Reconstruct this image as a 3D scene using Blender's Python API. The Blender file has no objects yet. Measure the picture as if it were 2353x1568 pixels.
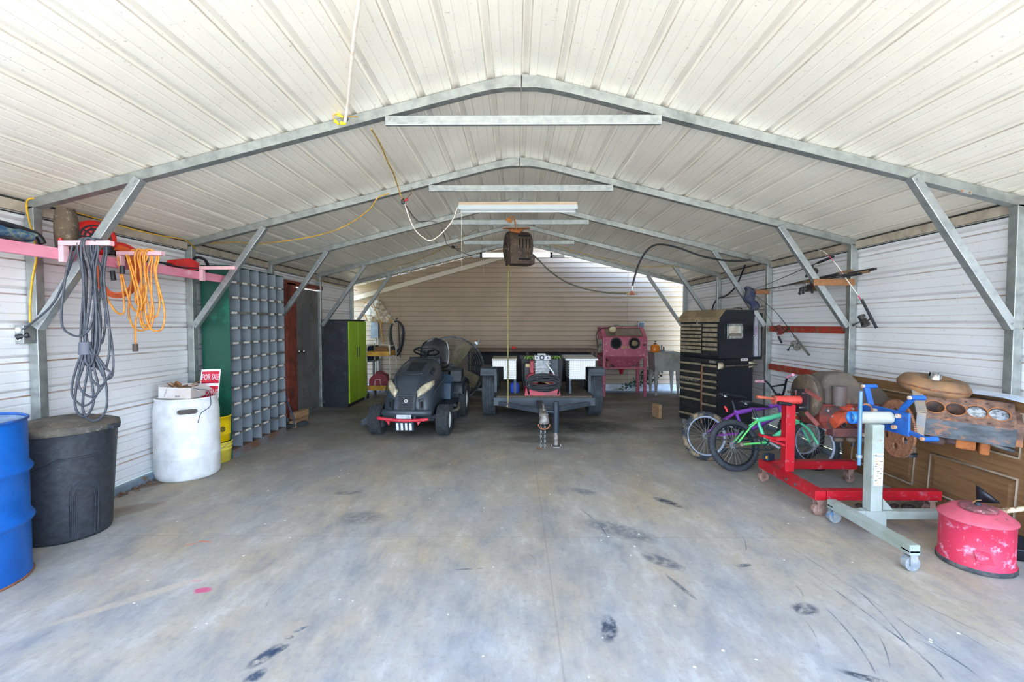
import bpy, math, random
from mathutils import Vector, Matrix, Euler
random.seed(7)
sc = bpy.context.scene
PI = math.pi
# ------------------------------------------------------------------ camera, sky, sun, exposure
CAMH, FOC = 1.40, 1072.0
PITCH, YAW = math.atan(39/FOC), math.atan(9.5/FOC)
cam = bpy.data.objects.new('camera', bpy.data.cameras.new('camera'))
sc.collection.objects.link(cam)
cam.location = (0, 0, CAMH)
cam.rotation_euler = (PI/2 - PITCH, 0, YAW)
cam.data.sensor_width = 36; cam.data.lens = FOC/2353*36
cam.data.clip_start = 0.02; cam.data.clip_end = 200
sc.camera = cam
w = bpy.data.worlds.new('sky'); sc.world = w; w.use_nodes = True
nt = w.node_tree; nt.nodes.clear()
wo = nt.nodes.new('ShaderNodeOutputWorld'); bg = nt.nodes.new('ShaderNodeBackground')
tc = nt.nodes.new('ShaderNodeTexCoord'); sx = nt.nodes.new('ShaderNodeSeparateXYZ'); rp = nt.nodes.new('ShaderNodeValToRGB')
rp.color_ramp.elements[0].position = 0.0; rp.color_ramp.elements[0].color = (0.75, 0.87, 1.0, 1)
rp.color_ramp.elements[1].position = 0.7; rp.color_ramp.elements[1].color = (0.26, 0.48, 1.0, 1)
nt.links.new(tc.outputs['Generated'], sx.inputs[0]); nt.links.new(sx.outputs[2], rp.inputs[0])
nt.links.new(rp.outputs[0], bg.inputs[0]); nt.links.new(bg.outputs[0], wo.inputs[0])
bg.inputs[1].default_value = 4.6
sl = bpy.data.lights.new('sun', 'SUN'); sl.energy = 16.0; sl.angle = math.radians(0.6); sl.color = (1.0, 0.93, 0.80)
sun = bpy.data.objects.new('sun', sl); sc.collection.objects.link(sun)
_d = Vector((0.55, 0.45, 1.1)).normalized()      # towards the sun
sun.rotation_euler = _d.to_track_quat('Z', 'Y').to_euler(); sun.location = (3, -6, 12)
sc.view_settings.view_transform = 'Standard'; sc.view_settings.look = 'None'
sc.view_settings.gamma = 1; sc.view_settings.use_curve_mapping = False
sc.view_settings.exposure = 1.1
sc.cycles.diffuse_bounces = 8; sc.cycles.max_bounces = 14
# ------------------------------------------------------------------ pixel -> place helpers (2353x1568 frame)
_cm = Matrix.Rotation(YAW, 3, 'Z') @ Matrix.Rotation(PI/2 - PITCH, 3, 'X')
def ray(px, py): return _cm @ Vector(((px-1176.5)/FOC, (784-py)/FOC, -1.0))
def aY(px, py, y): r = ray(px, py); return Vector((0, 0, CAMH)) + r*(y/r.y)
def aX(px, py, x): r = ray(px, py); return Vector((0, 0, CAMH)) + r*(x/r.x)
def aF(px, py, z=0.0): r = ray(px, py); return Vector((0, 0, CAMH)) + r*((z-CAMH)/r.z)
# ------------------------------------------------------------------ materials
def lin(h):
    h = h.lstrip('#'); o = []
    for i in (0, 2, 4):
        c = int(h[i:i+2], 16)/255; o.append(c/12.92 if c <= .04045 else ((c+.055)/1.055)**2.4)
    return (o[0], o[1], o[2], 1)
class N:
    def __init__(s, name):
        s.m = bpy.data.materials.new(name); s.m.use_nodes = True; s.t = s.m.node_tree; s.t.nodes.clear()
        s.out = s.n('OutputMaterial'); s.b = s.n('BsdfPrincipled'); s.l(s.b.outputs[0], s.out.inputs[0])
        s.co = s.n('TexCoord').outputs['Object']
    def n(s, k, **kw):
        x = s.t.nodes.new('ShaderNode'+k)
        for a, v in kw.items(): setattr(x, a, v)
        return x
    def l(s, a, b): s.t.links.new(a, b)
    def put(s, sock, v):
        if hasattr(v, 'is_output') or isinstance(v, bpy.types.NodeSocket): s.l(v, sock)
        else: sock.default_value = v
    def mth(s, op, a, b=0.0, c=None):
        x = s.n('Math', operation=op); s.put(x.inputs[0], a); s.put(x.inputs[1], b)
        if c is not None: s.put(x.inputs[2], c)
        return x.outputs[0]
    def noise(s, scale, detail=4, stretch=(1, 1, 1), rough=.55, loc=(0, 0, 0)):
        mp = s.n('Mapping'); s.l(s.co, mp.inputs[0]); mp.inputs['Scale'].default_value = stretch; mp.inputs['Location'].default_value = loc
        x = s.n('TexNoise'); x.inputs['Scale'].default_value = scale; x.inputs['Detail'].default_value = detail; x.inputs['Roughness'].default_value = rough
        s.l(mp.outputs[0], x.inputs['Vector']); return x.outputs[0]
    def step(s, v, lo, hi):
        x = s.n('MapRange'); s.put(x.inputs[0], v); x.inputs[1].default_value = lo; x.inputs[2].default_value = hi; return x.outputs[0]
    def mix(s, f, a, b):
        x = s.n('Mix', data_type='RGBA'); s.put(x.inputs[0], f); s.put(x.inputs[6], a); s.put(x.inputs[7], b); return x.outputs[2]
    def fin(s, col, rough=.6, metal=0, bump=None, bs=.3, bd=.01, emit=None):
        s.put(s.b.inputs['Base Color'], col); s.put(s.b.inputs['Roughness'], rough); s.put(s.b.inputs['Metallic'], metal)
        if bump is not None:
            x = s.n('Bump'); x.inputs['Strength'].default_value = bs; x.inputs['Distance'].default_value = bd
            s.l(bump, x.inputs['Height']); s.l(x.outputs[0], s.b.inputs['Normal'])
        return s.m
def mat(name, c1, c2=None, sc_=8, lo=.42, hi=.62, rough=.6, metal=0, c3=None, sc3=30, lo3=.58, hi3=.66, st=(1, 1, 1), bump=0, bsc=60, emit=0):
    s = N(name); col = lin(c1)
    if c2: col = s.mix(s.step(s.noise(sc_, 5, st), lo, hi), col, lin(c2))
    if c3: col = s.mix(s.step(s.noise(sc3, 6, st, .65, (3.1, 1.7, 5.3)), lo3, hi3), col, lin(c3))
    bp = s.noise(bsc, 4) if bump else None
    s.fin(col, rough, metal, bp, bump, .01)
    if emit:
        s.put(s.b.inputs['Emission Color'], lin(c1)); s.b.inputs['Emission Strength'].default_value = emit
    return s.m
# ------------------------------------------------------------------ mesh builder
def cr(pts, n=6, closed=False):
    P = [Vector(p) for p in pts]
    if len(P) < 3: return P
    out = []; m = len(P); rng = range(m if closed else m-1)
    for i in rng:
        if closed: a, b, c, d = P[i-1], P[i], P[(i+1) % m], P[(i+2) % m]
        else: a, b, c, d = P[max(i-1, 0)], P[i], P[i+1], P[min(i+2, m-1)]
        for k in range(n):
            t = k/n; out.append(.5*((2*b)+(c-a)*t+(2*a-5*b+4*c-d)*t*t+(3*b-a-3*c+d)*t**3))
    if not closed: out.append(P[-1])
    return out
class MB:
    def __init__(s, M=None): s.v = []; s.f = []; s.sm = []; s.mi = []; s.m = 0; s.M = M
    def add(s, vs, fs, smooth=False):
        o = len(s.v); s.v += [(s.M @ Vector(p)) if s.M else Vector(p) for p in vs]
        s.f += [tuple(i+o for i in f) for f in fs]; s.sm += [smooth]*len(fs); s.mi += [s.m]*len(fs); return s
    def box(s, x0, x1, y0, y1, z0, z1):
        return s.add([(x, y, z) for z in (z0, z1) for y in (y0, y1) for x in (x0, x1)], [(0, 2, 3, 1), (4, 5, 7, 6), (0, 1, 5, 4), (2, 6, 7, 3), (0, 4, 6, 2), (1, 3, 7, 5)])
    def cb(s, c, sz, rot=None):
        h = [a/2 for a in sz]; R = Euler(rot).to_matrix() if rot else Matrix.Identity(3); c = Vector(c)
        return s.add([c+R@Vector((x, y, z)) for z in (-h[2], h[2]) for y in (-h[1], h[1]) for x in (-h[0], h[0])], [(0, 2, 3, 1), (4, 5, 7, 6), (0, 1, 5, 4), (2, 6, 7, 3), (0, 4, 6, 2), (1, 3, 7, 5)])
    def bar(s, p, q, w_, h_, up=(0, 0, 1)):
        p, q = Vector(p), Vector(q); d = (q-p).normalized(); u = Vector(up); sd = d.cross(u)
        if sd.length < 1e-4: sd = d.cross(Vector((0, 1, 0)))
        sd.normalize(); u = sd.cross(d)
        vs = [e+sd*a*w_/2+u*b*h_/2 for e in (p, q) for a, b in ((-1, -1), (1, -1), (1, 1), (-1, 1))]
        return s.add(vs, [(0, 1, 2, 3), (7, 6, 5, 4), (0, 4, 5, 1), (1, 5, 6, 2), (2, 6, 7, 3), (3, 7, 4, 0)])
    def tube(s, pts, r, n=8, closed=False, sp=0, cap=True, flat=1.0):
        P = cr(pts, sp, closed) if sp else [Vector(p) for p in pts]
        m = len(P); rs = r if isinstance(r, (list, tuple)) else None; T = []
        for i in range(m):
            if closed: t = P[(i+1) % m]-P[i-1]
            else: t = P[min(i+1, m-1)]-P[max(i-1, 0)]
            T.append(t.normalized() if t.length > 1e-9 else Vector((0, 0, 1)))
        a = T[0].cross(Vector((0, 0, 1)))
        if a.length < 1e-3: a = T[0].cross(Vector((0, 1, 0)))
        a.normalize(); vs = []
        for i in range(m):
            a = (a-T[i]*a.dot(T[i]))
            if a.length < 1e-6: a = T[i].orthogonal()
            a.normalize(); b = T[i].cross(a)
            rr = (rs[min(int(i*len(rs)/m), len(rs)-1)] if rs else r)
            for k in range(n):
                t = 2*PI*k/n; vs.append(P[i]+(a*math.cos(t)+b*math.sin(t)*flat)*rr)
        fs = [(i*n+k, i*n+(k+1) % n, ((i+1) % m)*n+(k+1) % n, ((i+1) % m)*n+k) for i in range(m if closed else m-1) for k in range(n)]
        s.add(vs, fs, True)
        if cap and not closed:
            s.add(vs[:n], [tuple(range(n-1, -1, -1))]) if not s.M else s._cap(vs[:n], True)
            s.add(vs[-n:], [tuple(range(n))]) if not s.M else s._cap(vs[-n:], False)
        return s
    def _cap(s, vs, rev):
        n = len(vs); return s.add(vs, [tuple(range(n-1, -1, -1)) if rev else tuple(range(n))])
    def cyl(s, p, q, r, r2=None, n=16, cap=True, smooth=True):
        p, q = Vector(p), Vector(q); d = (q-p).normalized(); a = d.orthogonal().normalized(); b = d.cross(a); r2 = r if r2 is None else r2
        vs = [e+(a*math.cos(2*PI*k/n)+b*math.sin(2*PI*k/n))*rr for e, rr in ((p, r), (q, r2)) for k in range(n)]
        s.add(vs, [(k, (k+1) % n, n+(k+1) % n, n+k) for k in range(n)], smooth)
        if cap: s._cap(vs[:n], True); s._cap(vs[n:], False)
        return s
    def lathe(s, prof, c=(0, 0, 0), n=32, ax=(0, 0, 1), sx_=1, sy_=1, smooth=True, a0=0, a1=2*PI, close=False):
        R = Vector(ax).normalized().to_track_quat('Z', 'Y').to_matrix(); c = Vector(c); vs = []
        full = abs(a1-a0-2*PI) < 1e-6; m = n if full else n+1
        for (r, z) in prof:
            for k in range(m):
                t = a0+(a1-a0)*k/n; vs.append(c+R@Vector((r*math.cos(t)*sx_, r*math.sin(t)*sy_, z)))
        P = len(prof); fs = []
        for i in range(P if close else P-1):
            j = (i+1) % P
            for k in range(n):
                k2 = (k+1) % m; fs.append((i*m+k, i*m+k2, j*m+k2, j*m+k))
        return s.add(vs, fs, smooth)
    def torus(s, c, ax, R, r, n=32, m=8, a0=0, a1=2*PI):
        return s.lathe([(R+r*math.cos(2*PI*k/m), r*math.sin(2*PI*k/m)) for k in range(m)], c, n, ax, a0=a0, a1=a1, close=True)
    def ball(s, c, r, n=16, m=10, sc3=(1, 1, 1), jit=0):
        c = Vector(c); vs = []; fs = []
        for i in range(m+1):
            for k in range(n):
                a = PI*i/m; t = 2*PI*k/n; j = 1+random.uniform(-jit, jit) if 0 < i < m else 1
                vs.append(c+Vector((math.sin(a)*math.cos(t)*sc3[0], math.sin(a)*math.sin(t)*sc3[1], math.cos(a)*sc3[2]))*r*j)
        for i in range(m):
            for k in range(n): fs.append((i*n+k, (i+1)*n+k, (i+1)*n+(k+1) % n, i*n+(k+1) % n))
        return s.add(vs, fs, True)
    def prism(s, poly, axis, a, b, smooth=False):
        n = len(poly); vs = []
        for e in (a, b):
            for (u, v) in poly: vs.append({'x': (e, u, v), 'y': (u, e, v), 'z': (u, v, e)}[axis])
        s.add(vs, [(k, (k+1) % n, n+(k+1) % n, n+k) for k in range(n)], smooth)
        s._cap(vs[:n], True); s._cap(vs[n:], False); return s
    def loft(s, secs, caps=True, smooth=True, closed=True):
        n = len(secs[0]); vs = [p for q in secs for p in q]; kk = n if closed else n-1
        s.add(vs, [(i*n+k, i*n+(k+1) % n, (i+1)*n+(k+1) % n, (i+1)*n+k) for i in range(len(secs)-1) for k in range(kk)], smooth)
        if caps: s._cap(secs[0], True); s._cap(secs[-1], False)
        return s
    def quad(s, a, b, c, d): return s.add([a, b, c, d], [(0, 1, 2, 3)])
    def sheet(s, x0, x1, y0, y1, z, t=.002): return s.box(x0, x1, y0, y1, z, z+t)
    def build(s, name, mats, parent=None, world=False, bev=0, sub=0, label=None, solid=0, seg=2):
        vs = s.v
        if world and parent is not None:
            I = RM[parent.name].inverted(); vs = [I@p for p in vs]
        me = bpy.data.meshes.new(name); me.from_pydata([tuple(p) for p in vs], [], s.f)
        if not isinstance(mats, (list, tuple)): mats = [mats]
        for m in mats: me.materials.append(m)
        me.polygons.foreach_set('use_smooth', s.sm); me.polygons.foreach_set('material_index', [min(i, len(mats)-1) for i in s.mi])
        me.update()
        o = bpy.data.objects.new(name, me); sc.collection.objects.link(o)
        if parent is not None:
            o.parent = parent; RM[o.name] = RM[parent.name]
        else: RM[o.name] = Matrix.Identity(4)
        if solid: md = o.modifiers.new('thick', 'SOLIDIFY'); md.thickness = solid; md.offset = 0
        if bev: md = o.modifiers.new('edge', 'BEVEL'); md.width = bev; md.segments = seg; md.limit_method = 'ANGLE'; md.angle_limit = math.radians(40)
        if sub: md = o.modifiers.new('smooth', 'SUBSURF'); md.levels = sub; md.render_levels = sub
        if label: o['label'] = label
        return o
RM = {}
def thing(name, label, cat, loc=(0, 0, 0), rot=(0, 0, 0), group=None):
    o = bpy.data.objects.new(name, None); sc.collection.objects.link(o); o.empty_display_size = .1
    o.location = loc; o.rotation_euler = rot; o['label'] = label; o['category'] = cat
    if group: o['group'] = group
    RM[o.name] = Matrix.Translation(loc) @ Euler(rot).to_matrix().to_4x4(); return o
def tag(o, label, cat, group=None):
    o['label'] = label; o['category'] = cat
    if group: o['group'] = group
    return o
def struct(o): o['kind'] = 'structure'; return o
def recenter(o):
    """put the origin of a one-mesh thing at the centre of its base"""
    me = o.data; xs = [v.co for v in me.vertices]
    c = Vector(((min(p.x for p in xs)+max(p.x for p in xs))/2, (min(p.y for p in xs)+max(p.y for p in xs))/2, min(p.z for p in xs)))
    me.transform(Matrix.Translation(-c)); o.location = c; return o
def solo(mb, name, mats, label, cat, group=None, **k): return recenter(tag(mb.build(name, mats, **k), label, cat, group))
def text_mb(txt, size, M, ext=.0008, align='CENTER', bold=0):
    """mesh of written characters, put through matrix M (text lies in XY, facing +Z)"""
    cu = bpy.data.curves.new('t', 'FONT'); cu.body = txt; cu.size = size; cu.extrude = ext; cu.align_x = align; cu.align_y = 'CENTER'; cu.offset = bold; cu.resolution_u = 2
    ob = bpy.data.objects.new('t', cu); sc.collection.objects.link(ob)
    dg = bpy.context.evaluated_depsgraph_get(); me = ob.evaluated_get(dg).to_mesh()
    b = MB(M); b.add([v.co.copy() for v in me.vertices], [tuple(p.vertices) for p in me.polygons])
    ob.evaluated_get(dg).to_mesh_clear(); bpy.data.objects.remove(ob); bpy.data.curves.remove(cu); return b
def frame_m(o, x, y):
    """matrix whose X and Y axes are the given directions, origin o"""
    x = Vector(x).normalized(); z = x.cross(Vector(y)).normalized(); y = z.cross(x)
    return Matrix(((x.x, y.x, z.x, o[0]), (x.y, y.y, z.y, o[1]), (x.z, y.z, z.z, o[2]), (0, 0, 0, 1)))
# ------------------------------------------------------------------ shared materials
GALV = mat('galvanised steel', '#a2a6a2', '#858a87', 14, .35, .7, .38, .62, '#6f7674', 3, .58, .75, (1, 1, 1))
GALV2 = mat('galvanised steel bright', '#a9adaa', '#8e9494', 18, .35, .7, .34, .6, '#7d888b', 6, .6, .75)
BLK = mat('black plastic', '#15181c', '#22262b', 20, rough=.45)
RUB = mat('rubber', '#2b2e30', '#3c3f3f', 30, rough=.85)
CHROME = mat('chrome', '#d8d8d8', '#a9a9a9', 20, rough=.2, metal=1)
ALU = mat('aluminium', '#c3c6c8', '#8f9598', 25, rough=.4, metal=.6)
DARK = mat('dark steel', '#33383d', '#22262a', 12, rough=.5, metal=.3, c3='#5a4a3a', sc3=9, lo3=.6, hi3=.75)
RUST = mat('rusty iron', '#8a5a3c', '#5d4436', 16, rough=.85, c3='#b5713d', sc3=30, lo3=.55, hi3=.7, bump=.4)
WHT = mat('white plastic', '#e8e8e4', '#d5d6d2', 10, rough=.5)
YEL = mat('yellow cable', '#e3b21c', '#b98f1c', 20, rough=.5)
WOODB = mat('brown board', '#8b6136', '#6d4a2a', 5, .35, .65, .7, st=(1, 8, 8))
# ------------------------------------------------------------------ floor
def floor_mat():
    s = N('concrete'); 
    a = s.noise(.55, 7, (1, 1, 1), .6); b = s.noise(1.3, 8, (1.5, .8, 1), .65, (4, 2, 0)); c = s.noise(30, 5, (1, 1, 1), .7)
    d = s.noise(4.5, 8, (1.6, .7, 1), .72, (7, 3, 1))
    col = s.mix(s.step(b, .36, .66), lin('#9d9c97'), lin('#ab9c82'))
    col = s.mix(s.mth('MULTIPLY', s.step(a, .45, .68), .6), col, lin('#87888a'))
    col = s.mix(s.mth('MULTIPLY', s.step(d, .50, .68), .55), col, lin('#6c7075'))
    col = s.mix(s.mth('MULTIPLY', s.step(d, .47, .32), .38), col, lin('#cbc7bd'))
    col = s.mix(s.mth('MULTIPLY', s.step(c, .52, .75), .35), col, lin('#6b6760'))
    sp = s.n('SeparateXYZ'); s.l(s.co, sp.inputs[0])
    # dark blotches mixed in by noise, stronger towards the back
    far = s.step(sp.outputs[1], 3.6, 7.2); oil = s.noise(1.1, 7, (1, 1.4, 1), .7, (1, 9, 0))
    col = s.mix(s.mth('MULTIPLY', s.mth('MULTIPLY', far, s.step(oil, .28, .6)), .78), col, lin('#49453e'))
    # scuffs and stains with their own outlines: (px, py, half length, half width, turn, colour, strength)
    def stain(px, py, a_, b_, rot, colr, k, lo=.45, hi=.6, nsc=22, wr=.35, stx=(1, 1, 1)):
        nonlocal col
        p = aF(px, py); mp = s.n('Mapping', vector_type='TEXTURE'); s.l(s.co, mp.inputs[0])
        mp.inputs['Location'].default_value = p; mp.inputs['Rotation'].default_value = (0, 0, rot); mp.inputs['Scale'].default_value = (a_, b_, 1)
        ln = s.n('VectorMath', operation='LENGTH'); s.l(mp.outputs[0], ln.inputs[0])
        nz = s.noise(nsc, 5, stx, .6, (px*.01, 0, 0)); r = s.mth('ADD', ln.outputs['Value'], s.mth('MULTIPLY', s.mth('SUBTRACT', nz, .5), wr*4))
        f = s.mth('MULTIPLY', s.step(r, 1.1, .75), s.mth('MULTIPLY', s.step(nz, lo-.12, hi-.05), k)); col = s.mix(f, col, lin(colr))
    for t in [(1535, 1155, .14, .045, 2.2, '#1c2b3a', .9), (1400, 1445, .10, .04, 1.35, '#1a2c40', .9), (1850, 1400, .07, .05, .3, '#1e2f42', .85),
              (610, 1508, .085, .035, 1.1, '#1f344a', .9), (640, 1495, .05, .02, .9, '#1f344a', .8), (585, 1556, .05, .03, 1.1, '#1f344a', .9), (1520, 1290, .14, .06, 2.4, '#3a4654', .7), (1565, 1350, .13, .015, 1.9, '#2e3b4a', .7),
              (1425, 1220, .28, .1, 2.5, '#4b525a', .6), (800, 1133, .12, .05, .1, '#454f58', .6), (830, 1190, .18, .12, 0, '#5d6368', .6),
              (1710, 1300, .05, .02, .2, '#2a3848', .8), (1990, 1558, .09, .02, 2.7, '#1f2c3a', .9), (1080, 1308, .09, .008, .1, '#3a5263', .8),
              (1340, 1130, .12, .07, 2.6, '#5a6168', .7), (665, 1465, .02, .012, 0, '#1f344a', .9), (690, 1447, .035, .012, .8, '#33475a', .8)]:
        stain(*t)
    stain(465, 1357, .045, .028, 0, '#c2306a', .8, .3, .5); stain(452, 1335, .03, .014, 0, '#c8508a', .5, .3, .5)
    stain(470, 1245, .06, .008, -.1, '#e0693c', .75, .3, .5, 22, .2); stain(440, 1251, .04, .007, .5, '#e0693c', .6, .3, .5, 22, .2)
    stain(330, 1370, .4, .035, .75, '#c4b094', .5, .3, .6, 8)
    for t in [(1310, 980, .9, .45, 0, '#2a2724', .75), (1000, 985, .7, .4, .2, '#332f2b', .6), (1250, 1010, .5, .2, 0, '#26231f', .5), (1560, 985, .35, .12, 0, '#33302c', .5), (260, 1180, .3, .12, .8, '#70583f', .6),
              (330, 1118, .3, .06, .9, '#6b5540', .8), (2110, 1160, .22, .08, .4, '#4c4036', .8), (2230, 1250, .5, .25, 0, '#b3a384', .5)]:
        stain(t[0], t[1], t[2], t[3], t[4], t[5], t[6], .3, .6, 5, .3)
    # long thin drag scratches fanning out at the right
    def line(p0, p1, wd, k):
        nonlocal col
        a_, b_ = aF(*p0), aF(*p1); m_ = (a_+b_)/2; d_ = b_-a_; mp = s.n('Mapping', vector_type='TEXTURE'); s.l(s.co, mp.inputs[0])
        mp.inputs['Location'].default_value = m_; mp.inputs['Rotation'].default_value = (0, 0, math.atan2(d_.y, d_.x)); mp.inputs['Scale'].default_value = (d_.length/2, wd, 1)
        q = s.n('SeparateXYZ'); s.l(mp.outputs[0], q.inputs[0]); x, y = q.outputs[0], q.outputs[1]
        y2 = s.mth('ABSOLUTE', s.mth('ADD', y, s.mth('MULTIPLY', s.mth('MULTIPLY', x, x), 5.0)))
        f = s.mth('MULTIPLY', s.step(y2, 1.0, .4), s.step(s.mth('ABSOLUTE', x), 1, .8))
        f = s.mth('MULTIPLY', f, s.step(s.noise(7, 3, (1, 1, 1), .6, (p0[0]*.1, 0, 0)), .38, .6)); col = s.mix(s.mth('MULTIPLY', f, k), col, lin('#39434d'))
    for a_ in [((1810, 1250), (2280, 1568), .004, .7), ((1860, 1310), (2200, 1568), .005, .9), ((1930, 1300), (2353, 1500), .003, .7), ((1900, 1390), (2030, 1555), .005, .9), ((2050, 1360), (2353, 1540), .003, .6),
               ((1960, 1340), (2110, 1500), .004, .8), ((2040, 1440), (2190, 1568), .006, .9), ((1860, 1430), (1890, 1500), .003, .6), ((1838, 1348), (1850, 1385), .004, .8), ((1960, 1310), (2353, 1420), .0025, .6),
               ((1335, 1165), (1410, 1240), .006, .7), ((1705, 1225), (1720, 1268), .003, .8), ((600, 1400), (655, 1335), .004, .5), ((545, 1225), (615, 1205), .005, .6), ((2100, 1460), (2280, 1568), .006, .8), ((1215, 1270), (1250, 1305), .003, .6), ((2000, 1420), (2060, 1545), .004, .7)]:
        line(*a_)
    # paint flecks
    vor = s.n('TexVoronoi'); vor.inputs['Scale'].default_value = 9; s.l(s.co, vor.inputs['Vector'])
    fl = s.mth('MULTIPLY', s.step(vor.outputs['Distance'], .075, .05), s.step(s.noise(2.3, 3, (1, 1, 1), .5, (9, 9, 0)), .5, .56)); col = s.mix(fl, col, lin('#e6e6e2'))
    # saw-cut joints
    for (ax_, v) in ((0, .19), (1, 3.02), (1, 6.1)):
        f = s.step(s.mth('ABSOLUTE', s.mth('SUBTRACT', sp.outputs[ax_], v)), .006, .003); col = s.mix(s.mth('MULTIPLY', f, .22), col, lin('#5d5a55'))
    return s.fin(col, s.mth('ADD', s.mth('MULTIPLY', s.step(d, .4, .7), -.15), .72), 0, c, .12, .006)
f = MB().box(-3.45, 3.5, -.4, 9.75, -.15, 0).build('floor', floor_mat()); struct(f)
g = MB(); g.box(-40, 40, -40, -.4, -.16, -.02); struct(g.build('floor', mat('gravel drive', '#d6cdb8', '#bfb6a2', 1.5, rough=.9, bump=.3)))
g = MB(); g.box(-40, -3.45, -.4, 12, -.3, -.06); g.box(3.5, 40, -.4, 12, -.3, -.06); struct(g.build('floor', mat('yard grass', '#7d8a55', '#99905f', 2, rough=.95)))
# ------------------------------------------------------------------ sheet metal walls and roof
RIB = .2286
def prof(u0, u1, ph, depth=.018):
    """ribbed sheet section: list of (u, d); d goes away from the room"""
    k0 = math.floor((u0-ph)/RIB)-1; pts = []
    k = k0
    while ph+k*RIB < u1+RIB:
        c = ph+k*RIB
        pts += [(c-.030, 0), (c-.013, depth), (c+.013, depth), (c+.030, 0)]
        for q in (RIB/3, 2*RIB/3): pts += [(c+q-.008, 0), (c+q, .0025), (c+q+.008, 0)]
        k += 1
    pts = [p for p in pts if u0 < p[0] < u1]; return [(u0, 0)]+pts+[(u1, 0)]
def sheet_mat(name, axis, ph, base, dirt, low=None, rough=.45, line=.5, back='#bfbfba'):
    s = N(name); sp = s.n('SeparateXYZ'); s.l(s.co, sp.inputs[0]); u = sp.outputs[axis]
    fr = s.mth('FRACT', s.mth('ADD', s.mth('DIVIDE', s.mth('SUBTRACT', u, ph), RIB), 100.5))     # rib centre at .5
    col = s.mix(s.mth('MULTIPLY', s.step(s.noise(1.2, 6, (1, 1, 1), .6), .4, .7), .55), lin(base), lin(back))
    st = (1, .25, 14) if axis == 2 else (14, .3, 14)
    stn = s.noise(4, 5, st, .6, (2, 2, 2)); col = s.mix(s.mth('MULTIPLY', s.step(stn, .5, .75), .07), col, lin(dirt))
    spk = s.noise(55, 3, (1, 1, 1), .5, (1, 5, 3)); col = s.mix(s.mth('MULTIPLY', s.step(spk, .66, .72), .35), col, lin(dirt))
    def band(c, w_, k):
        nonlocal col
        nz = s.step(s.noise(2.2, 4, (1, 1, 1), .6, (c*9, 3, 0)), .2, .62)
        col = s.mix(s.mth('MULTIPLY', s.mth('MULTIPLY', s.step(s.mth('ABSOLUTE', s.mth('SUBTRACT', fr, c)), w_, w_*.35), nz), k), col, lin(dirt))
    if axis == 2: band(.405, .03, line+.5); band(.57, .014, .45); band(.62, .05, .25)
    else: band(.39, .018, line); band(.61, .018, line); band(.5, .09, .12)
    k_ = line if axis == 2 else line*.4; band(.5+1/3, .012, k_); band(.5-1/3, .012, k_)
    return s.fin(col, rough, .15, s.noise(3, 3), .15, .02)
WALLM = sheet_mat('white wall sheet', 2, 1.62, '#e9eaea', '#96765a', rough=.4, back='#e2e4e5', line=.5)
ROOFM = sheet_mat('white roof sheet', 0, .06, '#f1ebdb', '#7c6650', rough=.36, line=.6, back='#dfd8c8')
YH = 9.86
YB = 9.40                                       # back end of the steel building
def wall_sheet(x, sgn, y0, y1, z0, z1, name, holes=()):
    b = MB(); P = prof(z0, z1, 1.62)
    for (a_, c_) in holes or [(y0, y1)]:
        n = len(P); vs = [(x+sgn*d_, a_, z) for z, d_ in P]+[(x+sgn*d_, c_, z) for z, d_ in P]
        b.add(vs, [(i, i+1, n+i+1, n+i) for i in range(n-1)])
    return struct(b.build(name, WALLM))
XL, XR, XC = -3.31, 3.375, .035
wall_sheet(XL, -1, .1, YB, .06, 2.2, 'wall_left', [(.1, 6.87), (7.79, YB)])
o_ = MB()
P_ = prof(1.97, 2.2, 1.62); n_ = len(P_); o_.add([(XL-d_, 6.87, z) for z, d_ in P_]+[(XL-d_, 7.79, z) for z, d_ in P_], [(i, i+1, n_+i+1, n_+i) for i in range(n_-1)])
struct(o_.build('wall_left', WALLM))
wall_sheet(XR, 1, .1, YB, .06, 2.2, 'wall_right')
def roof_z(x): return 3.066-.25*abs(x-XC)
for sgn, nm in ((-1, 'ceiling'), (1, 'ceiling')):
    lim = (XL-.12, XC) if sgn < 0 else (XC, XR+.12); P = prof(lim[0], lim[1], .06, .017); n = len(P); b = MB()
    rows = [.05, YB+.14 if sgn > 0 else YH-.02]
    vs = [(x, y, roof_z(x)-(.028*max(0, 1-abs(x-XC)/.12))+d_) for y in rows for x, d_ in P]
    b.add(vs, [(i, i+1, n+i+1, n+i) for i in range(n-1)]); struct(b.build(nm, ROOFM))
# base rails, eave trims and the dark closure under the eaves
RAIL = mat('base rail', '#8fa3b4', '#7a8a96', 6, rough=.5, metal=.3, c3='#8a6d50', sc3=6)
DKT = mat('dark trim', '#2c2e2b', '#403c34', 8, rough=.8)
for sgn, x, side in ((-1, XL, 'left'), (1, XR, 'right')):
    b = MB(); xa, xb = sorted((x-sgn*.003, x-sgn*.06)); b.box(xa, xb, .1, 6.6 if sgn < 0 else YB, 0, .06); 
    if sgn < 0: b.box(xa, xb, 7.8, YB, 0, .06)
    struct(b.build('baseboard_'+side, RAIL, bev=.003))
    ze = roof_z(x)-.0; b = MB(); xa, xb = sorted((x+sgn*.02, x-sgn*.03)); b.box(xa, xb, .1, YB, ze-.085, ze-.016); struct(b.build('trim_1' if sgn < 0 else 'trim_2', mat('beige eave trim', '#b0a593', '#9a8f7e', 8, rough=.6) if sgn < 0 else bpy.data.materials['beige eave trim']))
    b = MB(); xa, xb = sorted((x-sgn*.001, x-sgn*.012)); b.box(xa, xb, .1, YB, ze-.026, ze+.012); b.box(xa, xb, .1, YB, ze-.10, ze-.092); struct(b.build('trim_3' if sgn < 0 else 'trim_4', DKT))
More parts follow.
